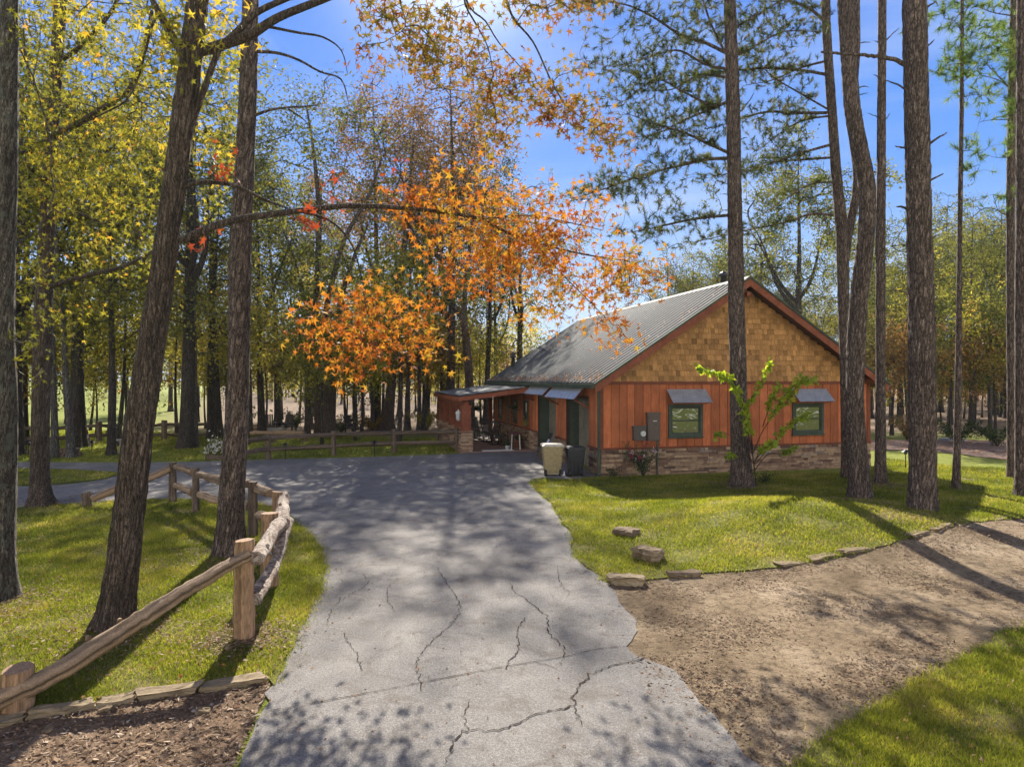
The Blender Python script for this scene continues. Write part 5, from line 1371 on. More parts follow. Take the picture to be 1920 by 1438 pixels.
for row in [
    ('oak_tree', 'widegold', 30, 853, 1.1, 'dark trunked tree with flared base just right of the leftmost trunk'),
    ('young_tree', 'thin', 103, 858, 1.1, 'slim straight tree left of the small log pile'),
    ('oak_tree', 'wide', 148, 838, 1.15, 'thick dark tree with flared base right of the two slim lawn trees'),
    ('young_tree', 'gold', 208, 853, (.8, .8, 1.0), 'slim dark tree alone on the far lawn left of the birdbath'),
    ('oak_tree', 'wide', 350, 840, 1.15, 'stout dark oak with flared base seen between the leaning trunk and the pine'),
    ('young_tree', 'thin', 366, 839, 1.1, 'thin tree touching the right side of the stout dark oak'),
    ('young_tree', 'gold', 396, 823, .95, 'slim tree with reddish gold leaves left of the foreground pine trunk'),
    ('young_tree', 'thin', 470, 812, 1.0, 'grey tree just right of the foreground pine trunk beyond the fence'),
    ('young_tree', 'thinpale', 575, 806, 1.0, 'pale tree left of the massive forked trunk'),
    ('oak_tree', 'thin', 764, 806, 1.3, 'straight dark tree right of the leaning dark oak'),
    ('young_tree', 'thinpale', 786, 806, 1.2, 'pale grey trunk between the straight dark tree and the porch'),
    ('young_tree', 'thinpale', 668, 806, .9, 'small grey tree right of the massive forked trunk'),
    ('young_tree', 'thin', 698, 804, 1.0, 'small grey tree left of the leaning dark oak')]:
    plant_tree(*row)
plant_tree('young_tree', 'thin', 134, 858, 1.15, 'leaning slim tree on the right of the small log pile', ry=-.09, rz=0)
plant_tree('oak_tree', 'rust', 845, 0, 1.18, 'tall rust brown tree whose trunk rises left behind the porch roof', depth=41)
plant_tree('oak_tree', 'rust', 705, 0, 1.18, 'tall brown crowned tree right of the massive forked trunk', depth=46)
plant_tree('oak_tree', 'wide', 973, 0, .95, 'olive tree rising behind the far end of the metal roof', depth=50)
plant_tree('oak_tree', 'olive2', 930, 0, 1.0, 'dark green tree between the brown crowns and the metal roof', depth=54)
plant_tree('oak_tree', 'wide', 1500, 0, 1.1, 'tall olive tree behind the right roof slope', depth=46)
plant_tree('oak_tree', 'wide', 1425, 0, .86, 'olive tree behind the roof ridge', depth=50)
plant_tree('oak_tree', 'gold', 1300, 0, .92, 'yellowish tree behind the roof left of the ridge', depth=56)

BG = [  # px range, depth range, count, keys, scale range, name
    (-60, 560, 29, 42, 5, ['wide', 'gold', 'olive2', 'widegold', 'dark'], (.95, 1.15), 'oak_tree'),
    (430, 860, 46, 60, 4, ['olive', 'rust', 'olive2', 'dark', 'gold'], (.95, 1.15), 'oak_tree'),
    (640, 960, 46, 54, 2, ['rust', 'dark'], (1.0, 1.12), 'oak_tree'),
    (-60, 700, 50, 84, 9, ['olive', 'gold', 'olive2', 'thin', 'gold'], (.8, 1.1), 'oak_tree'),
    (1230, 1600, 50, 75, 14, ['wide', 'gold', 'olive2', 'wide', 'olive'], (.62, .82), 'oak_tree'),
    (1040, 1240, 56, 80, 6, ['bare', 'bare', 'thinpale'], (.5, .75), 'bare_tree'),
    (1630, 1980, 40, 60, 13, ['thin', 'bare', 'olive2', 'thinpale', 'olive'], (.75, .95), 'woodland_tree'),
    (1600, 1990, 54, 76, 13, ['wide', 'olive2', 'olive'], (.9, 1.15), 'woodland_tree'),
    (-60, 860, 32, 56, 44, ['sapling', 'underpale', 'undergreen', 'sapling', 'underpale', 'underbrown', 'sapling'], (.9, 1.7), 'understory_tree'),
    (640, 960, 42, 66, 14, ['underpale', 'underbrown', 'underpale', 'undergreen'], (.9, 1.4), 'understory_tree'),
    (1640, 1990, 36, 62, 30, ['underbrown', 'undergreen', 'underbrown', 'undergreen', 'underpale'], (.8, 1.35), 'understory_tree'),
    (640, 960, 46, 80, 9, ['bare', 'thin', 'thinpale'], (.8, 1.05), 'woodland_tree'),
]
KIND = {'wide': 'broad olive tree', 'widegold': 'broad yellow green tree', 'olive': 'olive broadleaf tree', 'olive2': 'slender olive tree', 'gold': 'yellow green tree', 'rust': 'rust brown tree', 'dark': 'dark green tree', 'thin': 'thin sparse grey tree',
        'thinpale': 'thin pale leaved tree', 'sapling': 'low yellow green understory tree', 'undergreen': 'low dark green understory tree', 'underbrown': 'low brown understory tree', 'underpale': 'low pale yellow understory tree', 'bare': 'nearly bare grey tree'}
LAND = [(20, 'at the left edge'), (70, 'beside the flared dark trunk'), (125, 'behind the log pile'), (190, 'behind the two flared left trunks'), (250, 'behind the birdbath'), (330, 'behind the leaning oak'), (400, 'by the stout dark oak'), (470, 'behind the foreground pine'),
        (530, 'behind the low stone wall'), (590, 'left of the forked tree'), (650, 'behind the forked tree'), (705, 'right of the forked tree'), (755, 'behind the leaning dark oak'), (815, 'left of the porch'), (880, 'behind the front porch pillar'), (970, 'behind the porch roof'),
        (1060, 'behind the far roof end'), (1160, 'above the long roof slope'), (1250, 'behind the orange branch tip'), (1330, 'above the roof left of the ridge'), (1420, 'behind the roof ridge'), (1500, 'right of the ridge'), (1580, 'left of the forked pine'), (1650, 'right of the house corner'),
        (1710, 'left of the stoutest pine'), (1760, 'behind the stoutest pine'), (1810, 'behind the very thin pine'), (1860, 'right of the very thin pine'), (1905, 'behind the slim right pine'), (9999, 'at the right edge')]
rr = random.Random(77); used = {}
for (a, b, d0, d1, n, keys, sc, nm) in BG:
    for k in range(n):
        key = keys[k % len(keys)]; px = a + (b - a) * (k + rr.random()) / n; d = rr.uniform(d0, d1)
        if nm != 'understory_tree' and -60 < px < 330 and d > 44 and rr.random() < .6: continue
        if 20 < px < 340 and d > 40 and nm == 'understory_tree' and rr.random() < .6: continue
        where = next(w for x, w in LAND if px < x)
        far = 'nearer' if d < 42 else ('far' if d < 58 else 'very distant')
        px_ = int(px); lb = far + ' ' + KIND[key] + ' ' + where
        s_ = rr.uniform(*sc); used[lb] = used.get(lb, 0) + 1
        if used[lb] > 1: lb = lb.replace(far, far + {2: ' shorter', 3: ' hidden'}.get(used[lb], ' half hidden'))
        plant_tree(nm, key, px, 0, s_, lb, group=KIND[key] + 's in the wood', depth=d, rx=rr.uniform(-.03, .03), ry=rr.uniform(-.04, .04), rng=rr)

# far wood that reads as one mass
rng = np.random.default_rng(9)
def far_wood(px0, px1, d0, d1, nt, nl, h, label, mat, gap=None):
    mb = MB(); X = rng.uniform(px0, px1, nt); D = rng.uniform(d0, d1, nt)
    for px, d in zip(X, D):
        x = (px - 960) / F * d; r = rng.uniform(.05, .16); hh = h * rng.uniform(.6, 1.0)
        tube(mb, [(x, d, -.5), (x + rng.normal(0, .3), d, hh * .5), (x + rng.normal(0, .8), d, hh)], [r, r * .7, r * .15], 5, .4, False, 1)
    k = 60; cx = rng.uniform(px0, px1, nl // k); cd = rng.uniform(d0, d1, nl // k); cz = h * rng.beta(1.6, 1.5, nl // k) * (.75 + .25 * np.sin(cx * .02))
    cc = np.c_[(cx - 960) / F * cd, cd, cz + .6]; p = np.repeat(cc, k, 0) + rng.normal(size=(len(cc) * k, 3)) * [.9, .9, .7]
    p = p[p[:, 2] > .1]
    leaves(mb, p, .34, KITE, rng, np.clip(np.repeat(rng.uniform(0, 1, len(cc)), k)[:len(p)] * .8 + rng.uniform(0, .2, len(p)), 0, 1))
    tag(mb.build('distant_wood', [M[mat], M['bark_grey']]), label, 'wood', kind='stuff')
far_wood(-250, 560, 95, 150, 60, 32000, 15, 'distant wood closing the view behind the far left meadow', 'leaf_green')
far_wood(480, 1000, 80, 140, 60, 42000, 14, 'distant wood behind the porch and the garden chairs', 'leaf_pale')
far_wood(980, 1640, 90, 130, 90, 20000, 11, 'distant wood hidden mostly behind the house', 'leaf_green')
far_wood(1600, 2300, 66, 110, 90, 44000, 13, 'distant brown and green wood right of the house', 'leaf_rust')

# the hazy air of the wood
hz = MB(); abox(hz, -300, -12, -1.5, 300, 320, 42)
hm = bpy.data.materials.new('hazy air'); hm.use_nodes = True; hn = hm.node_tree.nodes; hn.clear()
ho_ = hn.new('ShaderNodeOutputMaterial'); hv = hn.new('ShaderNodeVolumePrincipled')
hv.inputs['Color'].default_value = (.86, .92, 1.0, 1); hv.inputs['Density'].default_value = .00022; hv.inputs['Anisotropy'].default_value = .45
hm.node_tree.links.new(hv.outputs[0], ho_.inputs['Volume'])
tag(hz.build('haze', hm), 'thin sunlit haze filling the air of the wood', 'haze', kind='stuff')

for k, (x, y, key, sc_) in enumerate([(-6, -16, 'widegold', 1.0), (4, -19, 'widegold', 1.05), (12, -14, 'gold', 1.1), (-15, -22, 'wide', 1.1), (20, -22, 'widegold', 1.1)]):
    plant_tree('oak_tree', key, 0, 0, sc_, ['broad yellow tree mirrored in the left window pane', 'tall yellow tree mirrored between the two windows', 'golden tree mirrored in the right window pane', 'olive tree mirrored at the far left of the panes', 'golden tree mirrored at the far right of the panes'][k], depth=1.0)
    o = bpy.data.objects[[n for n in WL if n.startswith('oak_tree')][-1]]; o.location = (x, y, 0)
# ------------------------------------------------------------------ trees near the camera
def ell_targets(rng, ells):
    """ells rows: px, py, rx, ry, depth, depth spread, count"""
    out = []
    for (px, py, ex, ey, d, ds, n) in ells:
        a = rng.normal(size=(n, 2)); a /= np.maximum(np.linalg.norm(a, axis=1, keepdims=True), 1e-6); a *= np.sqrt(rng.uniform(0, 1, (n, 1)))
        D = d + rng.normal(0, ds, n)
        out.append(np.array([P(px + x * ex, py + y * ey, dd) for (x, y), dd in zip(a, D)]))
    return np.concatenate(out)
def px_path(rows, step=.12):
    return cat(np.array([np.r_[P(a, b, d), r] for a, b, d, r in rows]), step)
def near_tree(name, label, base, trunkpath, d0, mat, ext=3.0, d1=None, seed=1, sides=44, flare=.35, amp=.055, plates=13, cat_='tree'):
    root = empty(name, base, label, cat_)
    tr, tp = near_trunk(mat, trunkpath, d0, root, d1, sides, seed, flare, ext, amp, plates=plates)
    return root, tp
def limbs(root, mat, mains, targets, rng, name='branches', rtip=.005, pathw=.25, seglen=.3, extra_nodes=None, rmax=.08):
    mb = MB(); nodes = []
    for rows in mains:
        c = px_path(rows); f = bark_disp(int(abs(rows[0][0])) + 3, .05, 7)
        tube(mb, c[:, :3], c[:, 3], 10 if c[0, 3] > .03 else 6, disp=f if c[0, 3] > .03 else None); nodes.append(c[:, :3])
    if extra_nodes is not None: nodes.append(extra_nodes)
    nodes = np.concatenate(nodes)
    tg = None
    if len(targets):
        pts, par, n0, e = colonize(nodes, targets, rng, pathw, seglen); twigs_mesh(mb, pts, par, n0, rtip, .42, rmax=rmax); tg = pts[e]
    mb.build(name, M[mat], root, True)
    return tg
def foliage(root, tg, per, spread, size, tmpl, mat, rng, tones=(0, 1), droop=.7, name='crown', grad=None):
    p = np.repeat(tg, per, 0) + rng.normal(size=(len(tg) * per, 3)) * spread
    base = np.repeat(rng.uniform(*tones, len(tg)), per); tn = base * .5 + rng.uniform(*tones, len(p)) * .5
    if grad is not None: tn = tn * .6 + grad(p) * .4
    mb = MB(); leaves(mb, p, size, tmpl, rng, np.clip(tn, 0, 1), droop); mb.build(name, M[mat], root)

# --- leaning oak with the orange branch
rng = np.random.default_rng(31)
oak, tp = near_tree('leaning_oak', 'big oak leaning right in the left foreground with a long orange leaved branch', G(212, 1190),
    [(212, 1196, 70), (224, 1100, 60), (240, 980, 54), (261, 800, 51), (276, 700, 47), (292, 590, 43), (309, 480, 40), (331, 320, 39), (352, 160, 40), (368, 20, 38)], 8.4, 'bark_oak', 2.5, 8.6, 3, 48, .42, .07, 15)
m_low = [(340, 452, 8.45, .052), (400, 425, 8.6, .048), (450, 411, 8.75, .046), (540, 398, 9.1, .042), (640, 387, 9.6, .038), (700, 387, 10.0, .036), (760, 391, 10.4, .033), (830, 398, 10.9, .03), (900, 411, 11.3, .027),
         (960, 440, 11.6, .023), (1030, 462, 12.0, .018), (1100, 478, 12.3, .014), (1180, 490, 12.6, .008)]
sub1 = [(905, 411, 11.3, .02), (950, 406, 11.6, .018), (1000, 405, 11.8, .015), (1060, 416, 12.1, .012), (1130, 432, 12.3, .007)]
sub2 = [(560, 396, 9.2, .018), (620, 415, 9.8, .016), (660, 460, 10.3, .014), (680, 530, 10.7, .011), (690, 590, 11.0, .008), (720, 640, 11.0, .005)]
sub3 = [(760, 391, 10.4, .018), (800, 440, 10.9, .014), (850, 500, 11.4, .010), (880, 540, 11.6, .006)]
sub4 = [(1000, 452, 11.9, .014), (1050, 510, 12.2, .011), (1100, 560, 12.3, .008), (1150, 610, 12.3, .005)]
m_mid = [(343, 352, 8.5, .03), (370, 343, 8.55, .028), (410, 343, 8.7, .026), (450, 352, 8.8, .022), (500, 376, 9.0, .017), (560, 398, 9.2, .01)]
m_top = [(372, 95, 8.6, .075), (395, 92, 8.65, .07), (420, 83, 8.7, .066), (470, 66, 8.8, .06), (520, 34, 8.9, .054), (600, 2, 9.1, .048), (680, -30, 9.3, .042), (780, -60, 9.5, .036), (900, -70, 9.8, .028)]
m_top2 = [(420, 83, 8.7, .045), (450, 55, 8.75, .042), (480, 25, 8.8, .04), (545, -5, 9.0, .036), (640, -40, 9.3, .03)]
m_up = [(349, 268, 8.55, .034), (366, 215, 8.55, .036), (386, 160, 8.6, .036), (403, 112, 8.65, .036), (415, 84, 8.7, .036)]
m_left = [(342, 102, 8.55, .05), (318, 60, 8.6, .044), (296, 20, 8.7, .04), (275, -20, 8.8, .03)]
m_left2 = [(296, 20, 8.65, .02), (285, 50, 8.5, .018), (272, 100, 8.4, .015), (258, 150, 8.3, .012), (235, 190, 8.2, .012), (200, 210, 8.2, .010), (150, 235, 8.2, .008)]
h1 = [(940, -40, 9.8, .02), (960, 30, 10.0, .016), (1000, 80, 10.1, .013), (1035, 155, 10.2, .011), (1068, 205, 10.3, .009), (1120, 235, 10.4, .006), (1170, 262, 10.4, .004)]
h2 = [(870, -40, 9.6, .016), (872, 8, 9.7, .013), (895, 50, 9.8, .011), (915, 90, 9.9, .009), (925, 140, 9.9, .006)]
h3 = [(860, -40, 9.6, .016), (882, 16, 9.7, .013), (910, 40, 9.8, .011), (935, 80, 9.9, .009), (983, 134, 10., .006)]
h4 = [(760, -60, 9.4, .016), (750, 0, 9.5, .012), (760, 50, 9.6, .008), (720, 80, 9.6, .005)]
b1 = [(500, 50, 8.9, .02), (560, 62, 9.0, .016), (605, 70, 9.1, .013), (640, 95, 9.2, .009), (652, 140, 9.2, .004)]
EL_OR = [(860, 375, 115, 50, 10.9, .35, 26), (940, 420, 150, 55, 11.4, .4, 46), (1060, 420, 100, 60, 12.0, .4, 34), (1110, 500, 105, 50, 12.2, .4, 40), (905, 510, 85, 50, 11.5, .35, 34), (1180, 515, 60, 28, 12.5, .3, 16),
         (1050, 560, 75, 38, 12.1, .35, 24), (1000, 480, 80, 50, 11.9, .4, 26), (800, 400, 60, 40, 10.6, .3, 12), (785, 545, 40, 30, 11.1, .3, 5), (1135, 600, 35, 22, 12.3, .2, 8), (1160, 628, 22, 12, 12.3, .2, 4), (870, 450, 90, 60, 11.2, .4, 22), (1225, 510, 22, 12, 12.6, .2, 4),
         (700, 590, 90, 30, 11.0, .45, 22), (775, 625, 50, 40, 11.0, .4, 15), (655, 640, 55, 34, 11.0, .4, 14), (612, 590, 34, 14, 10.8, .2, 6), (640, 685, 24, 12, 11.0, .2, 4), (735, 560, 55, 20, 11.0, .3, 7), (705, 655, 90, 26, 11.0, .4, 14), (810, 660, 24, 18, 11.1, .2, 4), (590, 640, 18, 22, 11, .2, 3)]
EL_RED = [(420, 325, 22, 14, 8.6, .12, 4), (374, 441, 12, 8, 8.6, .1, 2), (562, 402, 26, 22, 9.2, .15, 5), (640, 355, 20, 20, 9.6, .15, 2), (740, 312, 12, 10, 10.2, .1, 1)]
EL_UP = [(760, 40, 62, 40, 9.6, .4, 20), (840, 60, 85, 50, 9.8, .4, 26), (780, 108, 58, 20, 9.6, .3, 12), (855, 110, 75, 28, 9.8, .3, 18), (925, 160, 45, 45, 10, .3, 16), (922, 232, 36, 36, 10, .3, 15), (925, 265, 25, 18, 10, .3, 6), (1000, 170, 55, 45, 10.1, .3, 22), (1045, 205, 45, 40, 10.2, .3, 16),
         (1090, 215, 40, 28, 10.3, .3, 12), (1125, 250, 38, 22, 10.4, .3, 12), (1160, 268, 20, 14, 10.4, .2, 6), (1060, 8, 100, 18, 10, .4, 24), (1082, 128, 22, 10, 10.3, .2, 4), (690, 88, 20, 15, 9.4, .2, 5), (955, 5, 60, 14, 9.9, .3, 8), (720, 10, 50, 30, 9.4, .3, 8)]
EL_TL = [(330, 40, 90, 45, 8.9, .5, 22), (300, 90, 60, 40, 8.7, .4, 12), (120, 25, 60, 25, 9.5, .5, 7), (440, 20, 50, 20, 9.0, .4, 5)]
t_or, t_red, t_up, t_tl = [ell_targets(rng, e) for e in (EL_OR, EL_RED, EL_UP, EL_TL)]
n1, n2, n3, n4 = map(len, (t_or, t_red, t_up, t_tl))
mains = [m_low, sub1, sub2, sub3, sub4, m_mid, m_top, m_top2, m_up, m_left, m_left2, h1, h2, h3, h4, b1]
oak_mb = MB()
for rows in mains:
    c = px_path(rows); f = bark_disp(int(abs(rows[0][0])) + 3, .05, 7); tube(oak_mb, c[:, :3], c[:, 3], 10 if c[0, 3] > .03 else 6, disp=f if c[0, 3] > .03 else None)
def sub_limbs(root, mat, mains, targets, rng, **k):
    nodes = np.concatenate([px_path(r)[:, :3] for r in mains]); mb = oak_mb
    pts, par, n0, e = colonize(nodes, targets, rng, k.get('pathw', .25), k.get('seglen', .3)); twigs_mesh(mb, pts, par, n0, k.get('rtip', .0045), .42, rmax=k.get('rmax', .03))
    return pts[e]
low = [m_low, sub1, sub2, sub3, sub4]
e_or = sub_limbs(oak, 'bark_oak', low, t_or, rng); e_red = sub_limbs(oak, 'bark_oak', [m_low, m_mid], t_red, rng); e_up = sub_limbs(oak, 'bark_oak', [m_top, h1, h2, h3, h4], t_up, rng); e_tl = sub_limbs(oak, 'bark_oak', [m_left, m_left2, m_top2], t_tl, rng)
oak_mb.build('branches', M['bark_oak'], oak, True)
def ograd(p):   # redder towards the lower left of the branch
    return np.clip(.50 - (p[:, 0] + 0.3) * .06 + .25 * np.sin(p[:, 0] * 2.1) * np.sin(p[:, 2] * 2.7 + p[:, 1]), 0, 1)
foliage(oak, e_or, 10, .21, .17, STAR, 'leaf_orange', rng, (0, 1), .8, 'orange_foliage', ograd)
foliage(oak, e_red, 5, .10, .17, STAR, 'leaf_red', rng, (0, 1), .8, 'red_foliage')
foliage(oak, e_up, 10, .15, .155, STAR, 'leaf_upper', rng, (0, 1), 1.0, 'bronze_foliage')
foliage(oak, e_tl, 10, .20, .16, STAR, 'leaf_yellow', rng, (.3, 1), .8, 'upper_foliage')

# --- yellow green gum trees of the left side
rng = np.random.default_rng(41)
g4, tp4 = near_tree('gum_tree', 'gum tree with dark straight trunk and huge yellow green crown at the left', G(75, 950),
    [(76, 952, 42), (75, 900, 33), (76, 800, 30), (80, 640, 30), (86, 480, 27), (95, 300, 24), (104, 150, 22), (114, 0, 20)], 16.8, 'bark_oak', 4, None, 5, 36, .45, .05, 13)
mains4 = [[(84, 540, 16.8, .07), (150, 520, 16.2, .05), (230, 500, 15.6, .04), (290, 470, 15.2, .02)], [(90, 400, 16.8, .07), (140, 400, 16.3, .05), (200, 420, 15.8, .03)],
          [(98, 250, 16.8, .08), (140, 235, 16.0, .07), (190, 205, 15.2, .06), (240, 170, 14.6, .045), (265, 110, 14.2, .035), (285, 20, 14, .03)],
          [(92, 350, 16.8, .06), (50, 310, 16.2, .05), (10, 290, 15.6, .03)], [(106, 120, 16.8, .06), (160, 80, 16, .05), (210, 20, 15.4, .04), (230, -30, 15, .03)], [(80, 600, 16.8, .05), (40, 640, 16.3, .04), (5, 650, 15.8, .02)],
          [(100, 220, 16.8, .05), (60, 150, 16.4, .04), (40, 60, 16, .03)]]
EL4 = [(90, 60, 120, 75, 16, 1.1, 90), (250, 90, 110, 90, 15.2, 1.0, 90), (120, 220, 150, 90, 15.8, 1.1, 110), (270, 250, 80, 90, 15.2, .9, 70), (60, 330, 100, 70, 15.8, 1, 60), (200, 360, 130, 60, 15.4, 1, 80), (400, 180, 50, 90, 15.8, .8, 36),
       (400, 60, 50, 50, 15.6, .8, 18), (30, 470, 80, 60, 15.8, .8, 26), (230, 470, 90, 40, 15.4, .8, 34), (120, 590, 60, 35, 16, .7, 12), (400, 330, 40, 70, 16.2, .8, 22), (-60, 200, 90, 200, 15.8, 1, 60)]
t4 = ell_targets(rng, EL4)
e4 = limbs(g4, 'bark_oak', mains4, t4, rng, 'branches', .006, extra_nodes=tp4[4:, :3])
foliage(g4, e4, 11, .22, .17, STAR, 'leaf_yellow', rng, (0, 1), .8)
g1, tp1 = near_tree('gum_tree', 'lichen spotted trunk cut by the left edge of the picture', G(2, 1140), [(0, 1142, 66), (-4, 1050, 56), (2, 900, 50), (8, 760, 42), (6, 640, 38), (10, 480, 34), (14, 320, 32), (17, 160, 29), (18, 0, 27)], 9.4, 'bark_lichen', 3, None, 7, 40, .3, .05, 13)
t1 = ell_targets(rng, [(40, 520, 60, 60, 9.8, .4, 10), (30, 640, 50, 30, 9.8, .4, 8), (20, 60, 60, 60, 9.6, .4, 12), (60, 700, 30, 20, 10, .3, 3)])
e1 = limbs(g1, 'bark_lichen', [[(8, 500, 9.4, .03), (30, 460, 9.6, .02), (60, 440, 9.8, .01)], [(8, 660, 9.4, .025), (30, 640, 9.6, .018), (55, 655, 9.8, .01)]], t1, rng)
foliage(g1, e1, 7, .14, .13, STAR, 'leaf_yellow', rng, (0, .7), .8)

# --- massive forked trunk and leaning dark oak across the drive
rng = np.random.default_rng(51)
b = G(609, 817); fork = empty('forked_tree', b, 'massive forked tree with several stems rising behind the dark rail fence', 'tree')
mb = MB(); d = b[1]; nodes = []
for rows in ([(601, 818, d, .30), (597, 760, d, .26), (595, 690, d, .24), (592, 600, d, .19), (596, 500, d, .17), (598, 400, d, .14), (590, 300, d, .10), (575, 200, d, .05)],
             [(612, 818, d - .2, .34), (612, 760, d - .2, .28), (616, 690, d - .2, .22), (610, 600, d, .17), (625, 520, d, .15), (650, 440, d, .12), (690, 370, d, .09), (715, 300, d, .05)],
             [(620, 818, d, .28), (622, 760, d, .24), (626, 690, d + .2, .20), (632, 640, d + .4, .17), (640, 560, d + .4, .14), (665, 480, d + .5, .11), (690, 420, d + .5, .07)],
             [(597, 640, d, .10), (570, 560, d, .09), (550, 480, d, .07), (520, 400, d, .05), (500, 300, d, .03)]):
    c = px_path(rows, .3); c[:, 3] *= 1 + .35 * np.exp(-np.maximum(c[:, 2], 0) / .4); c = np.vstack([c[0] - [0, 0, .3, 0], c]); tube(mb, c[:, :3], c[:, 3], 14, disp=bark_disp(int(rows[0][0]), .05, 7)); nodes.append(c[12:, :3])
t13 = ell_targets(rng, [(560, 330, 90, 150, d, 2.0, 110), (680, 300, 60, 110, d, 2.0, 50), (480, 300, 60, 110, d, 1.5, 50), (600, 200, 90, 60, d, 1.6, 45)])
pts, par, n0, e = colonize(np.concatenate(nodes), t13, rng, .3, .6); twigs_mesh(mb, pts, par, n0, .011, .42, rmax=.08)
mb.build('trunk', M['bark_oak'], fork, True); foliage(fork, pts[e], 18, .34, .19, KITE, 'leaf_green', rng, (0, .8), .5)
b = G(727, 807); d = b[1]; lo = empty('leaning_tree', b, 'dark oak leaning right with flared foot behind the dark rail fence', 'tree'); mb = MB()
rows = [(725, 808, d, .38), (730, 760, d, .31), (736, 690, d, .27), (742, 620, d, .24), (748, 540, d, .21), (757, 470, d, .18), (765, 400, d, .14), (770, 330, d, .09), (775, 260, d, .05)]
c = px_path(rows, .3); c[:, 3] *= 1 + .9 * np.exp(-np.maximum(c[:, 2], 0) / .35); c = np.vstack([c[0] - [0, 0, .3, 0], c]); tube(mb, c[:, :3], c[:, 3], 14, disp=bark_disp(9, .05, 7))
t14 = ell_targets(rng, [(775, 270, 75, 80, d, 1.8, 105), (700, 370, 50, 60, d, 1.2, 40), (830, 330, 40, 70, d, 1.2, 40)])
pts, par, n0, e = colonize(c[14:, :3], t14, rng, .3, .6); twigs_mesh(mb, pts, par, n0, .011, .42, rmax=.08)
mb.build('trunk', M['bark_oak'], lo, True); foliage(lo, pts[e], 17, .34, .19, KITE, 'leaf_rust', rng, (0, 1), .5)
b = np.array([(882 - 960) / F * 42, 42, 0]); bt = empty('bent_tree', b, 'tree with bent trunk rising right behind the porch roof', 'tree'); mb = MB()
rows = [(884, 806, 42, .30), (880, 720, 42, .26), (876, 660, 42, .24), (868, 600, 42, .22), (852, 575, 42, .18), (838, 555, 42, .14), (825, 500, 42, .10), (815, 420, 42, .05)]
c = px_path(rows, .3); c = np.vstack([c[0] - [0, 0, .3, 0], c]); tube(mb, c[:, :3], c[:, 3], 12, disp=bark_disp(12, .05, 7))
c2 = px_path([(870, 610, 42, .18), (872, 540, 42, .14), (880, 470, 42, .11), (890, 380, 42, .06)], .3); tube(mb, c2[:, :3], c2[:, 3], 10)
t17 = ell_targets(rng, [(850, 390, 80, 110, 42, 1.6, 60), (900, 320, 60, 60, 42, 1.4, 36)]); pts, par, n0, e = colonize(np.concatenate([c[18:, :3], c2[:, :3]]), t17, rng, .3, .6); twigs_mesh(mb, pts, par, n0, .011, .42, rmax=.08)
mb.build('trunk', M['bark_oak'], bt, True); foliage(bt, pts[e], 16, .34, .19, KITE, 'leaf_rust', rng, (0, 1), .5)

# --- pines
def pine(label, base_px, path, d0, seed, ext=4, flare=.35, sides=44, amp=.05, mat='bark_pine', plates=13):
    return near_tree('pine_tree', label, G(*base_px), path, d0, mat, ext, None, seed, sides, flare, amp, plates)
def boughs(root, mains, rng, dens=9, spread=(.30, .30, .14), L=.19, per=28, mat='needle', tones=(0, 1), bark='bark_pine', sub=True, w=.0072, skip=.25, nm='needles', extra=None):
    mb = MB(); tg = []; allc = []
    for rows in mains:
        c = px_path(rows, .15); tube(mb, c[:, :3], c[:, 3], 8, disp=bark_disp(int(abs(rows[0][1])) + 1, .07, 5)); allc.append(c[:, :3])
        n = len(c); i0 = int(n * skip); Lc = .15 * (n - i0); k = int(Lc * dens)
        if k > 0:
            ii = rng.integers(i0, n, k); f = (ii / n); s = np.minimum(1.0, .35 + 1.3 * (1 - np.abs(2 * (ii - i0) / max(1, n - i0) - 1.1)))[:, None]
            tg.append(c[ii, :3] + rng.normal(size=(k, 3)) * np.array(spread) * s * 1.6 + np.array([0, 0, .05]))
            # side twigs
    if extra is not None: tg.append(extra)
    tg = np.concatenate(tg); nodes = np.concatenate(allc)
    pts, par, n0, e = colonize(nodes, tg, rng, .35, .2, .03); twigs_mesh(mb, pts, par, n0, .0045, .45, rmax=.03); mb.build('branches', M[bark], root, True)
    dr = norm(pts[e] - pts[par[e]] + np.array([0, 0, .02])); mb = MB(); needles(mb, pts[e], dr, L, rng, per, w, rng.uniform(*tones, len(e))); mb.build(nm, M[mat], root)
def stub(mb, rows): c = px_path(rows, .08); c[1:-1, :3] += rng.normal(0, .006, (len(c) - 2, 3)); tube(mb, c[:, :3], c[:, 3], 7)
rng = np.random.default_rng(61)
p3, _ = pine('tall pine trunk left of the driveway, behind the rough fence posts', (430, 1045), [(430, 1048, 56), (433, 980, 50), (437, 900, 45), (443, 800, 41), (447, 700, 37), (451, 480, 38), (459, 300, 34), (466, 150, 32), (470, 0, 28)], 12.0, 13, 4, .42)
t = ell_targets(rng, [(620, 170, 40, 50, 12, .4, 6)])
limbs(p3, 'bark_pine', [[(478, 97, 12, .03), (520, 100, 12.1, .026), (560, 113, 12.2, .022), (600, 135, 12.3, .018), (640, 150, 12.4, .014), (655, 200, 12.5, .007)], [(480, 216, 12, .026), (505, 207, 12, .022), (540, 202, 12.1, .018), (595, 198, 12.2, .008)],
    [(540, 205, 12.1, .012), (570, 225, 12.2, .01), (595, 262, 12.2, .005)], [(456, 140, 12, .03), (447, 130, 11.9, .02), (444, 128, 11.9, .01)]], t, rng)

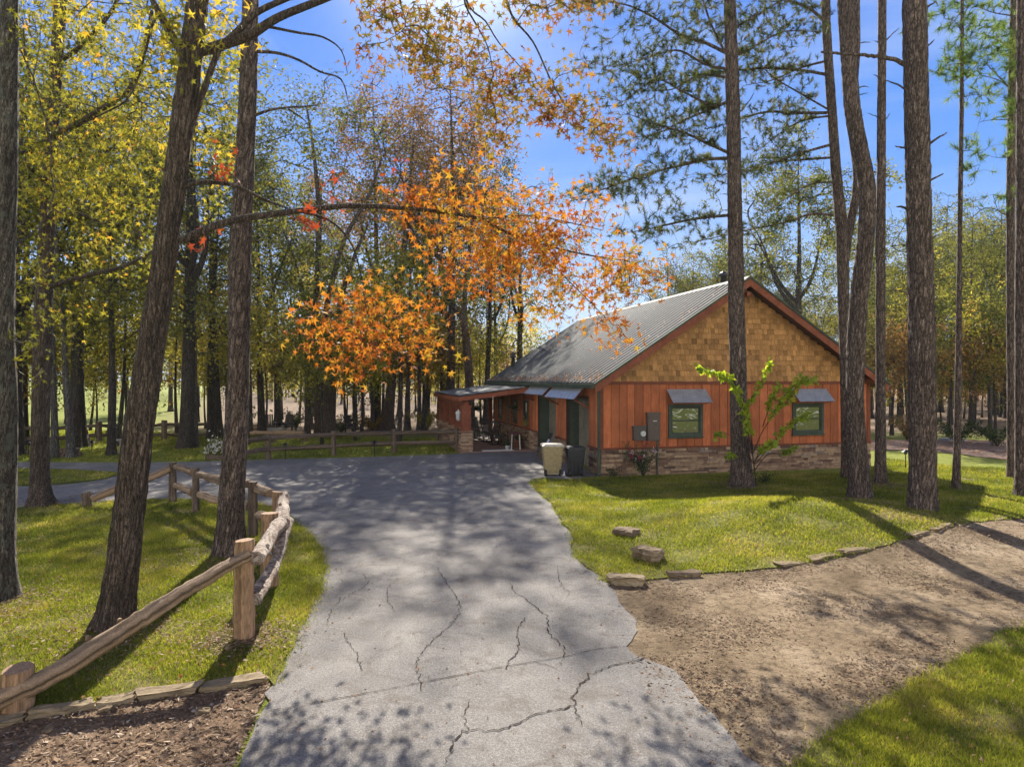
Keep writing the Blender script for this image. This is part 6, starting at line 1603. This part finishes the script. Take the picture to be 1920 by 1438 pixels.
D1 = 19.7
p1_, tp_ = pine('tall pine standing close in front of the house gable', (1391, 915), [(1391, 918, 44), (1389, 860, 36), (1385, 760, 31), (1383, 660, 29), (1379, 480, 28), (1377, 340, 26), (1374, 200, 25), (1370, 60, 22), (1368, 0, 21)], D1, 15)
bw = [[(1362, 100, D1, .05), (1320, 80, D1, .045), (1278, 67, D1, .04), (1220, 30, D1 - .2, .03), (1163, 7, D1 - .4, .02), (1090, 5, D1 - .6, .01)],
      [(1360, 100, D1, .04), (1335, 50, D1 + .2, .035), (1318, 0, D1 + .4, .03), (1305, -50, D1 + .6, .02)],
      [(1362, 130, D1, .04), (1320, 120, D1 - .2, .035), (1270, 95, D1 - .4, .028), (1210, 110, D1 - .7, .02), (1150, 125, D1 - .9, .01), (1100, 115, D1 - .9, .006)],
      [(1362, 192, D1, .045), (1335, 198, D1 - .1, .04), (1280, 172, D1 - .2, .03), (1230, 150, D1 - .3, .02), (1170, 190, D1 - .4, .01)],
      [(1362, 193, D1, .04), (1320, 210, D1 + .3, .035), (1280, 227, D1 + .5, .03), (1235, 250, D1 + .8, .02), (1190, 258, D1 + .9, .01)],
      [(1362, 145, D1, .04), (1310, 142, D1 + .3, .03), (1260, 168, D1 + .6, .02), (1205, 170, D1 + .8, .01)],
      [(1364, 286, D1, .05), (1325, 268, D1 - .2, .045), (1280, 248, D1 - .4, .035), (1235, 235, D1 - .6, .025), (1180, 215, D1 - .8, .01)],
      [(1364, 297, D1, .055), (1320, 300, D1 - .3, .05), (1270, 312, D1 - .5, .04), (1200, 330, D1 - .9, .03), (1140, 352, D1 - 1.2, .02), (1080, 372, D1 - 1.4, .01)],
      [(1365, 404, D1, .05), (1320, 408, D1 + .2, .045), (1275, 416, D1 + .4, .035), (1215, 430, D1 + .6, .02), (1165, 438, D1 + .7, .01)],
      [(1362, 60, D1, .04), (1400, 40, D1 + .3, .035), (1450, 10, D1 + .6, .025), (1500, -20, D1 + .9, .015)], [(1366, 110, D1, .035), (1410, 90, D1 + .3, .03), (1470, 60, D1 + .6, .02), (1540, 60, D1 + .8, .01)]]
ex = ell_targets(rng, [(1195, 145, 75, 28, D1, .6, 60), (1160, 185, 50, 18, D1, .5, 26), (1230, 60, 70, 35, D1, .7, 50), (1330, 20, 70, 30, D1, .7, 50), (1120, 80, 30, 35, D1, .5, 16), (1240, 210, 70, 30, D1, .6, 46), (1230, 275, 60, 26, D1, .6, 40), (1150, 340, 70, 22, D1 - 1, .5, 44), (1220, 350, 50, 20, D1 - .6, .5, 24), (1230, 385, 50, 26, D1, .5, 30), (1170, 370, 30, 18, D1, .4, 12), (1190, 480, 22, 10, D1, .3, 6), (1240, 450, 60, 20, D1, .5, 18)])
boughs(p1_, bw, rng, 40, extra=ex, spread=(.26, .26, .07), skip=.15)
D2 = 21.5
p2, _ = pine('forked pine whose two stems rise behind the thick bent pine', (1587, 897), [(1588, 898, 20), (1586, 800, 17), (1584, 700, 17), (1582, 600, 19), (1580, 480, 21), (1576, 410, 20), (1566, 300, 18), (1557, 170, 17), (1550, 60, 15), (1548, 0, 15)], D2, 17, 3, .25, 30)
mb = MB(); c = px_path([(1582, 500, D2, .13), (1592, 430, D2 + .1, .13), (1604, 370, D2 + .2, .12), (1606, 320, D2 + .2, .11), (1598, 250, D2 + .2, .11), (1600, 180, D2 + .2, .11), (1606, 90, D2 + .2, .105), (1606, -40, D2 + .2, .09)], .06); tube(mb, c[:, :3], c[:, 3], 26, disp=bark_disp(23, .05)); mb.build('second_stem', M['bark_pine'], p2, True)
bw = [[(1548, 140, D2, .05), (1500, 132, D2, .045), (1440, 128, D2 - .2, .04), (1385, 132, D2 - .3, .03), (1300, 140, D2 - .5, .012)], [(1550, 212, D2, .05), (1490, 212, D2, .045), (1440, 210, D2 - .2, .035), (1390, 222, D2 - .4, .025), (1340, 240, D2 - .6, .012)],
      [(1545, 40, D2, .05), (1515, 15, D2, .045), (1470, 0, D2, .035), (1430, -10, D2, .02)], [(1548, 115, D2, .04), (1500, 128, D2 + .3, .035), (1450, 150, D2 + .5, .02), (1400, 160, D2 + .6, .01)],
      [(1554, 218, D2, .035), (1510, 225, D2 + .2, .03), (1470, 245, D2 + .4, .022), (1425, 280, D2 + .5, .012)], [(1556, 272, D2, .045), (1510, 285, D2, .04), (1470, 298, D2 - .2, .032), (1410, 318, D2 - .4, .024), (1340, 330, D2 - .6, .012)], [(1556, 296, D2, .04), (1500, 300, D2 + .3, .035), (1440, 305, D2 + .4, .025), (1390, 320, D2 + .5, .01)],
      [(1562, 403, D2, .045), (1520, 402, D2, .04), (1470, 418, D2, .03), (1400, 432, D2 - .2, .022), (1300, 455, D2 - .4, .01)], [(1560, 342, D2, .03), (1520, 346, D2 + .3, .025), (1470, 375, D2 + .5, .015), (1430, 400, D2 + .6, .006)],
      [(1552, 205, D2, .03), (1500, 175, D2 - .3, .025), (1450, 145, D2 - .4, .02), (1410, 105, D2 - .5, .01)]]
ex = ell_targets(rng, [(1460, 262, 55, 25, D2, .4, 50), (1440, 235, 40, 14, D2, .4, 16), (1330, 170, 60, 40, D2, .6, 30), (1330, 230, 60, 40, D2, .6, 26), (1480, 110, 60, 30, D2, .6, 18), (1500, 200, 40, 14, D2, .4, 12), (1400, 320, 60, 10, D2, .4, 14), (1310, 345, 50, 20, D2, .5, 20), (1500, 40, 60, 40, D2, .6, 30), (1420, 60, 50, 40, D2, .6, 24)])
boughs(p2, bw, rng, 32, extra=ex, skip=.25, spread=(.26, .26, .07))
D3 = 17.5
p3b, _ = pine('thick bent pine curving to the right beside the forked pine', (1613, 943), [(1613, 945, 46), (1611, 900, 38), (1605, 800, 33), (1603, 740, 31), (1605, 640, 31), (1611, 560, 30), (1620, 480, 30), (1626, 400, 29), (1624, 340, 30), (1612, 280, 30), (1598, 200, 28), (1590, 100, 26), (1585, 0, 26)], D3, 19, 4, .4)
D4 = 20.3
p4, _ = pine('slim straight pine between the thick bent pine and the stoutest pine', (1651, 912), [(1651, 914, 24), (1651, 860, 19), (1651, 700, 17), (1651, 480, 16), (1653, 200, 15), (1654, 0, 14)], D4, 21, 5, .3, 30)
D5 = 15.2
p5, _ = pine('stoutest pine of the right group with broken stubs, at the lawn edge', (1729, 977), [(1730, 980, 56), (1729, 930, 48), (1730, 800, 44), (1728, 640, 44), (1725, 480, 43), (1721, 320, 42), (1718, 160, 40), (1714, 0, 38)], D5, 25, 4, .38, 52, .06)
D6 = 19.4
p6, _ = pine('very thin pine with small needle tufts near the right edge', (1793, 918), [(1793, 920, 15), (1794, 860, 13), (1797, 700, 11), (1799, 480, 9), (1803, 200, 7), (1804, 0, 6)], D6, 27, 3, .3, 16)
D7 = 21.5
p7, _ = pine('slim pine second from the right edge', (1896, 900), [(1896, 902, 14), (1895, 800, 12), (1894, 480, 13), (1897, 200, 14), (1902, 0, 13)], D7, 29, 4, .3, 24)
D8 = 18.2
p8, _ = pine('pine trunk cut by the right edge of the picture', (1914, 936), [(1914, 938, 24), (1914, 860, 20), (1914, 600, 19), (1915, 300, 18), (1917, 0, 17)], D8, 33, 4, .3, 30)
def stubs(root, lst, d): 
    for a, b, m, r in lst:
        mb = MB(); stub(mb, [(a[0], a[1], d, r), (m[0], m[1], d - .05, r * .8), (b[0], b[1], d - .1, r * .45)])
        mb.build('branch_stub', M['bark_pine'], root, True)
stubs(p5, [((1740, 272), (1775, 249), (1757, 260), .03), ((1742, 340), (1769, 326), (1755, 333), .026), ((1735, 18), (1755, 4), (1745, 10), .025), ((1737, 88), (1752, 75), (1745, 82), .022), ((1700, 277), (1679, 274), (1690, 276), .026),
           ((1702, 392), (1681, 388), (1690, 388), .03), ((1740, 325), (1743, 302), (1746, 312), .022), ((1720, 48), (1744, 30), (1732, 38), .026), ((1748, 448), (1760, 440), (1754, 443), .016), ((1697, 168), (1661, 152), (1680, 158), .022),
           ((1698, 122), (1540, 98), (1660, 108), .055), ((1708, 552), (1650, 548), (1680, 545), .018)], D5)
stubs(p4, [((1660, 78), (1685, 53), (1672, 65), .02), ((1646, 80), (1640, 77), (1643, 78), .016), ((1646, 145), (1639, 140), (1642, 142), .016), ((1660, 225), (1669, 213), (1665, 219), .018), ((1645, 221), (1627, 213), (1636, 216), .014), ((1660, 335), (1665, 330), (1662, 332), .014)], D4)
stubs(p3b, [((1610, 82), (1632, 80), (1620, 79), .016), ((1611, 165), (1628, 164), (1620, 162), .018), ((1612, 178), (1627, 175), (1620, 176), .014), ((1615, 220), (1619, 215), (1617, 217), .016)], D3)
stubs(p1_, [((1388, 210), (1414, 175), (1403, 192), .02), ((1389, 262), (1401, 258), (1395, 259), .018), ((1363, 345), (1353, 340), (1357, 342), .014), ((1364, 365), (1354, 364), (1359, 364), .012)], D1)
boughs(p6, [[(1803, 285, D6, .012), (1815, 282, D6, .010), (1832, 284, D6, .006)], [(1803, 155, D6, .014), (1815, 145, D6, .012), (1838, 110, D6, .006)], [(1803, 60, D6, .014), (1790, 40, D6, .01), (1770, 35, D6, .006)], [(1803, 120, D6, .014), (1780, 122, D6, .01), (1755, 135, D6, .006)], [(1803, 110, D6, .012), (1830, 95, D6, .01), (1860, 85, D6, .006)],
            [(1803, 183, D6, .012), (1825, 178, D6, .01), (1848, 180, D6, .004)], [(1803, 322, D6, .012), (1820, 315, D6, .008), (1836, 309, D6, .004)]], rng, 22, mat='needle_bright', tones=(.0, .8), L=.26, extra=ell_targets(rng, [(1790, 110, 35, 40, D6, .3, 34), (1790, 30, 50, 30, D6, .3, 24), (1835, 290, 10, 8, D6, .1, 5), (1850, 70, 40, 40, D6, .4, 30), (1775, 140, 25, 12, D6, .3, 10), (1785, 5, 40, 20, D6, .3, 16)]), spread=(.2, .2, .1))
boughs(p7, [[(1893, 165, D7, .02), (1870, 150, D7, .016), (1835, 140, D7, .008)], [(1893, 90, D7, .02), (1860, 70, D7, .016), (1820, 60, D7, .008)], [(1892, 225, D7, .016), (1860, 225, D7, .01), (1835, 230, D7, .005)], [(1892, 295, D7, .016), (1875, 296, D7, .01), (1863, 295, D7, .005)], [(1895, 30, D7, .02), (1850, 20, D7, .014), (1800, -10, D7, .006)],
            [(1891, 405, D7, .016), (1872, 395, D7, .01), (1862, 365, D7, .005)], [(1893, 165, D7, .02), (1850, 120, D7 + .2, .014), (1825, 80, D7 + .2, .006)]], rng, 12, mat='needle_bright', tones=(.1, 1), L=.26, extra=ell_targets(rng, [(1890, 230, 10, 50, D7 - .2, .2, 26), (1890, 90, 25, 60, D7 - .2, .4, 44), (1870, 165, 30, 14, D7, .3, 14), (1875, 370, 14, 8, D7, .2, 8), (1860, 30, 50, 30, D7, .4, 30), (1900, 130, 14, 60, D7, .3, 20)]), spread=(.25, .25, .12))

# --- redbud sapling with lime leaves, rose bush, small shrubs
rng = np.random.default_rng(71); DR = 19.5
rb = empty('redbud_sapling', G(1416, 905), 'young redbud with long wands of glowing lime leaves in front of the gable', 'sapling')
wands = [([(1418, 910), (1412, 860), (1400, 800), (1388, 745), (1365, 712), (1335, 698), (1308, 690)], .35), ([(1388, 745), (1376, 715), (1362, 702), (1353, 705)], .5), ([(1412, 860), (1408, 800), (1402, 760), (1418, 735), (1432, 705), (1446, 678)], .5),
         ([(1412, 850), (1428, 812), (1445, 785), (1462, 755), (1485, 725), (1510, 712), (1532, 715)], .42), ([(1430, 800), (1440, 770), (1448, 740), (1462, 722)], .4), ([(1445, 785), (1470, 760), (1490, 735), (1505, 709)], .4), ([(1416, 870), (1450, 830), (1475, 800), (1500, 785), (1516, 777)], .45), ([(1416, 880), (1440, 852), (1470, 850), (1492, 838)], .65), ([(1414, 870), (1400, 855), (1385, 850), (1362, 855)], .8), ([(1410, 850), (1390, 830), (1360, 812), (1343, 815)], .85),
         ([(1414, 870), (1425, 845), (1440, 838)], .5), ([(1418, 860), (1440, 835), (1455, 830)], .4), ([(1410, 840), (1405, 805), (1400, 765)], .4)]
mb = MB(); LP, LT = [], []
for k, (w, skip) in enumerate(wands):
    dd_ = DR - 1.3 + rng.uniform(-.4, .4); n = len(w)
    rows = [(x, y, DR + (dd_ - DR) * i / n,   .014 * (1 - .8 * i / n)) for i, (x, y) in enumerate(w)]
    c = px_path(rows, .03); tube(mb, c[:, :3], c[:, 3] if k else c[:, 3] * 1.3, 6)
    i0 = int(len(c) * skip); q = c[i0::1, :3]; q = np.repeat(q, 2, 0) + rng.normal(0, .035, (2 * len(q), 3)); LP.append(q)
    lit = 1 if k not in (7, 8, 9) else .5; LT.append(np.clip(rng.normal(.45, .22, len(q)), 0, 1) * lit)
mb.build('stems', M['bark_far'], rb, True); LP = np.concatenate(LP); mb = MB(); leaves(mb, LP, .14, HEART, rng, np.concatenate(LT), .5, .8); mb.build('foliage', M['leaf_redbud'], rb)
def shrub(name, base, rad, h, n, size, mat, label, cat_='shrub', tmpl=TRI3, stems=9, seed=1, group=None):
    r = np.random.default_rng(seed); root = empty(name, base, label, cat_, group); mb = MB(); T = []
    for k in range(stems):
        a = r.uniform(0, 6.28); rr_ = rad * r.uniform(.3, 1); hh = h * r.uniform(.6, 1)
        c = cat([base, base + np.array([math.cos(a) * rr_ * .3, math.sin(a) * rr_ * .3, hh * .5]), base + np.array([math.cos(a) * rr_, math.sin(a) * rr_, hh])], .08); tube(mb, c, np.linspace(.012, .004, len(c)), 5); T.append(c[len(c) // 4:])
    T = np.concatenate(T); mb.build('stems', M['bark_far'], root, True); p = T[r.integers(0, len(T), n)] + r.normal(0, .07, (n, 3)); p[:, 2] = np.maximum(p[:, 2], base[2] + .02)
    mb = MB(); leaves(mb, p, size, tmpl, r, r.uniform(0, 1, n), .2); mb.build('foliage', M[mat], root); return root, T, r
rs, T, r = shrub('rose_bush', H(1.25, -.55, 0), .72, 1.05, 1000, .07, 'leaf_bush', 'loose rose bush with pink and white blooms below the electric meter', stems=16, seed=4)
def blooms(root, pts, size, mat, r, tone, name='blossom'):
    for p, s, tn in zip(pts, size, tone):
        mb = MB(); c = np.repeat(p[None], 9, 0) + r.normal(0, s * .25, (9, 3)); leaves(mb, c, s, HEART, r, tn, -.4, .4); mb.build(name, M[mat], root)
pk = T[r.integers(0, len(T), 26)]; pk = np.array([p for p in pk if p[2] > .35][:22]) + r.normal(0, .06, (1, 3))
blooms(rs, pk[:12], np.full(12, .075), 'petal', r, r.uniform(0, .4, 12)); blooms(rs, pk[12:], np.full(10, .08), 'petal', r, r.uniform(.6, 1, 10))
shrub('small_shrub', G(1433, 907), .35, .35, 260, .06, 'leaf_dark', 'small dark shrub at the foot of the redbud beside the front pine', seed=6)
shrub('small_shrub', H(.35, -.35, 0), .3, .3, 160, .06, 'leaf_bush', 'low dark plant at the stone base by the bins corner', seed=7)
for k, (px, py, rad, h, mt, lb) in enumerate([(1800, 832, 1.4, 1.2, 'leaf_dark', 'dark green shrub in the leaf bed by the thin pine'), (1870, 838, 1.6, 1.1, 'leaf_dark', 'broad green shrub at the wood edge near the right border'), (1700, 826, 1.2, 1.3, 'leaf_rust', 'brown shrub at the wood edge right of the house'),
        (640, 812, 1.2, 1.2, 'leaf_dark', 'dark shrub beside the massive forked trunk'), (800, 808, 1.4, 1.4, 'leaf_pale', 'pale brushy shrub left of the porch'), (555, 808, 1.2, 1.4, 'leaf_dark', 'dark bush behind the distant garden chairs'), (455, 806, 1.3, 1.4, 'leaf_green', 'green bush behind the low tan stone wall'), (700, 808, 1.3, 1.0, 'leaf_rust', 'brown brush left of the leaning dark oak')]):
    shrub('woodland_shrub', G(px, py), rad, h, 900, .13, mt, lb, stems=14, seed=90 + k)
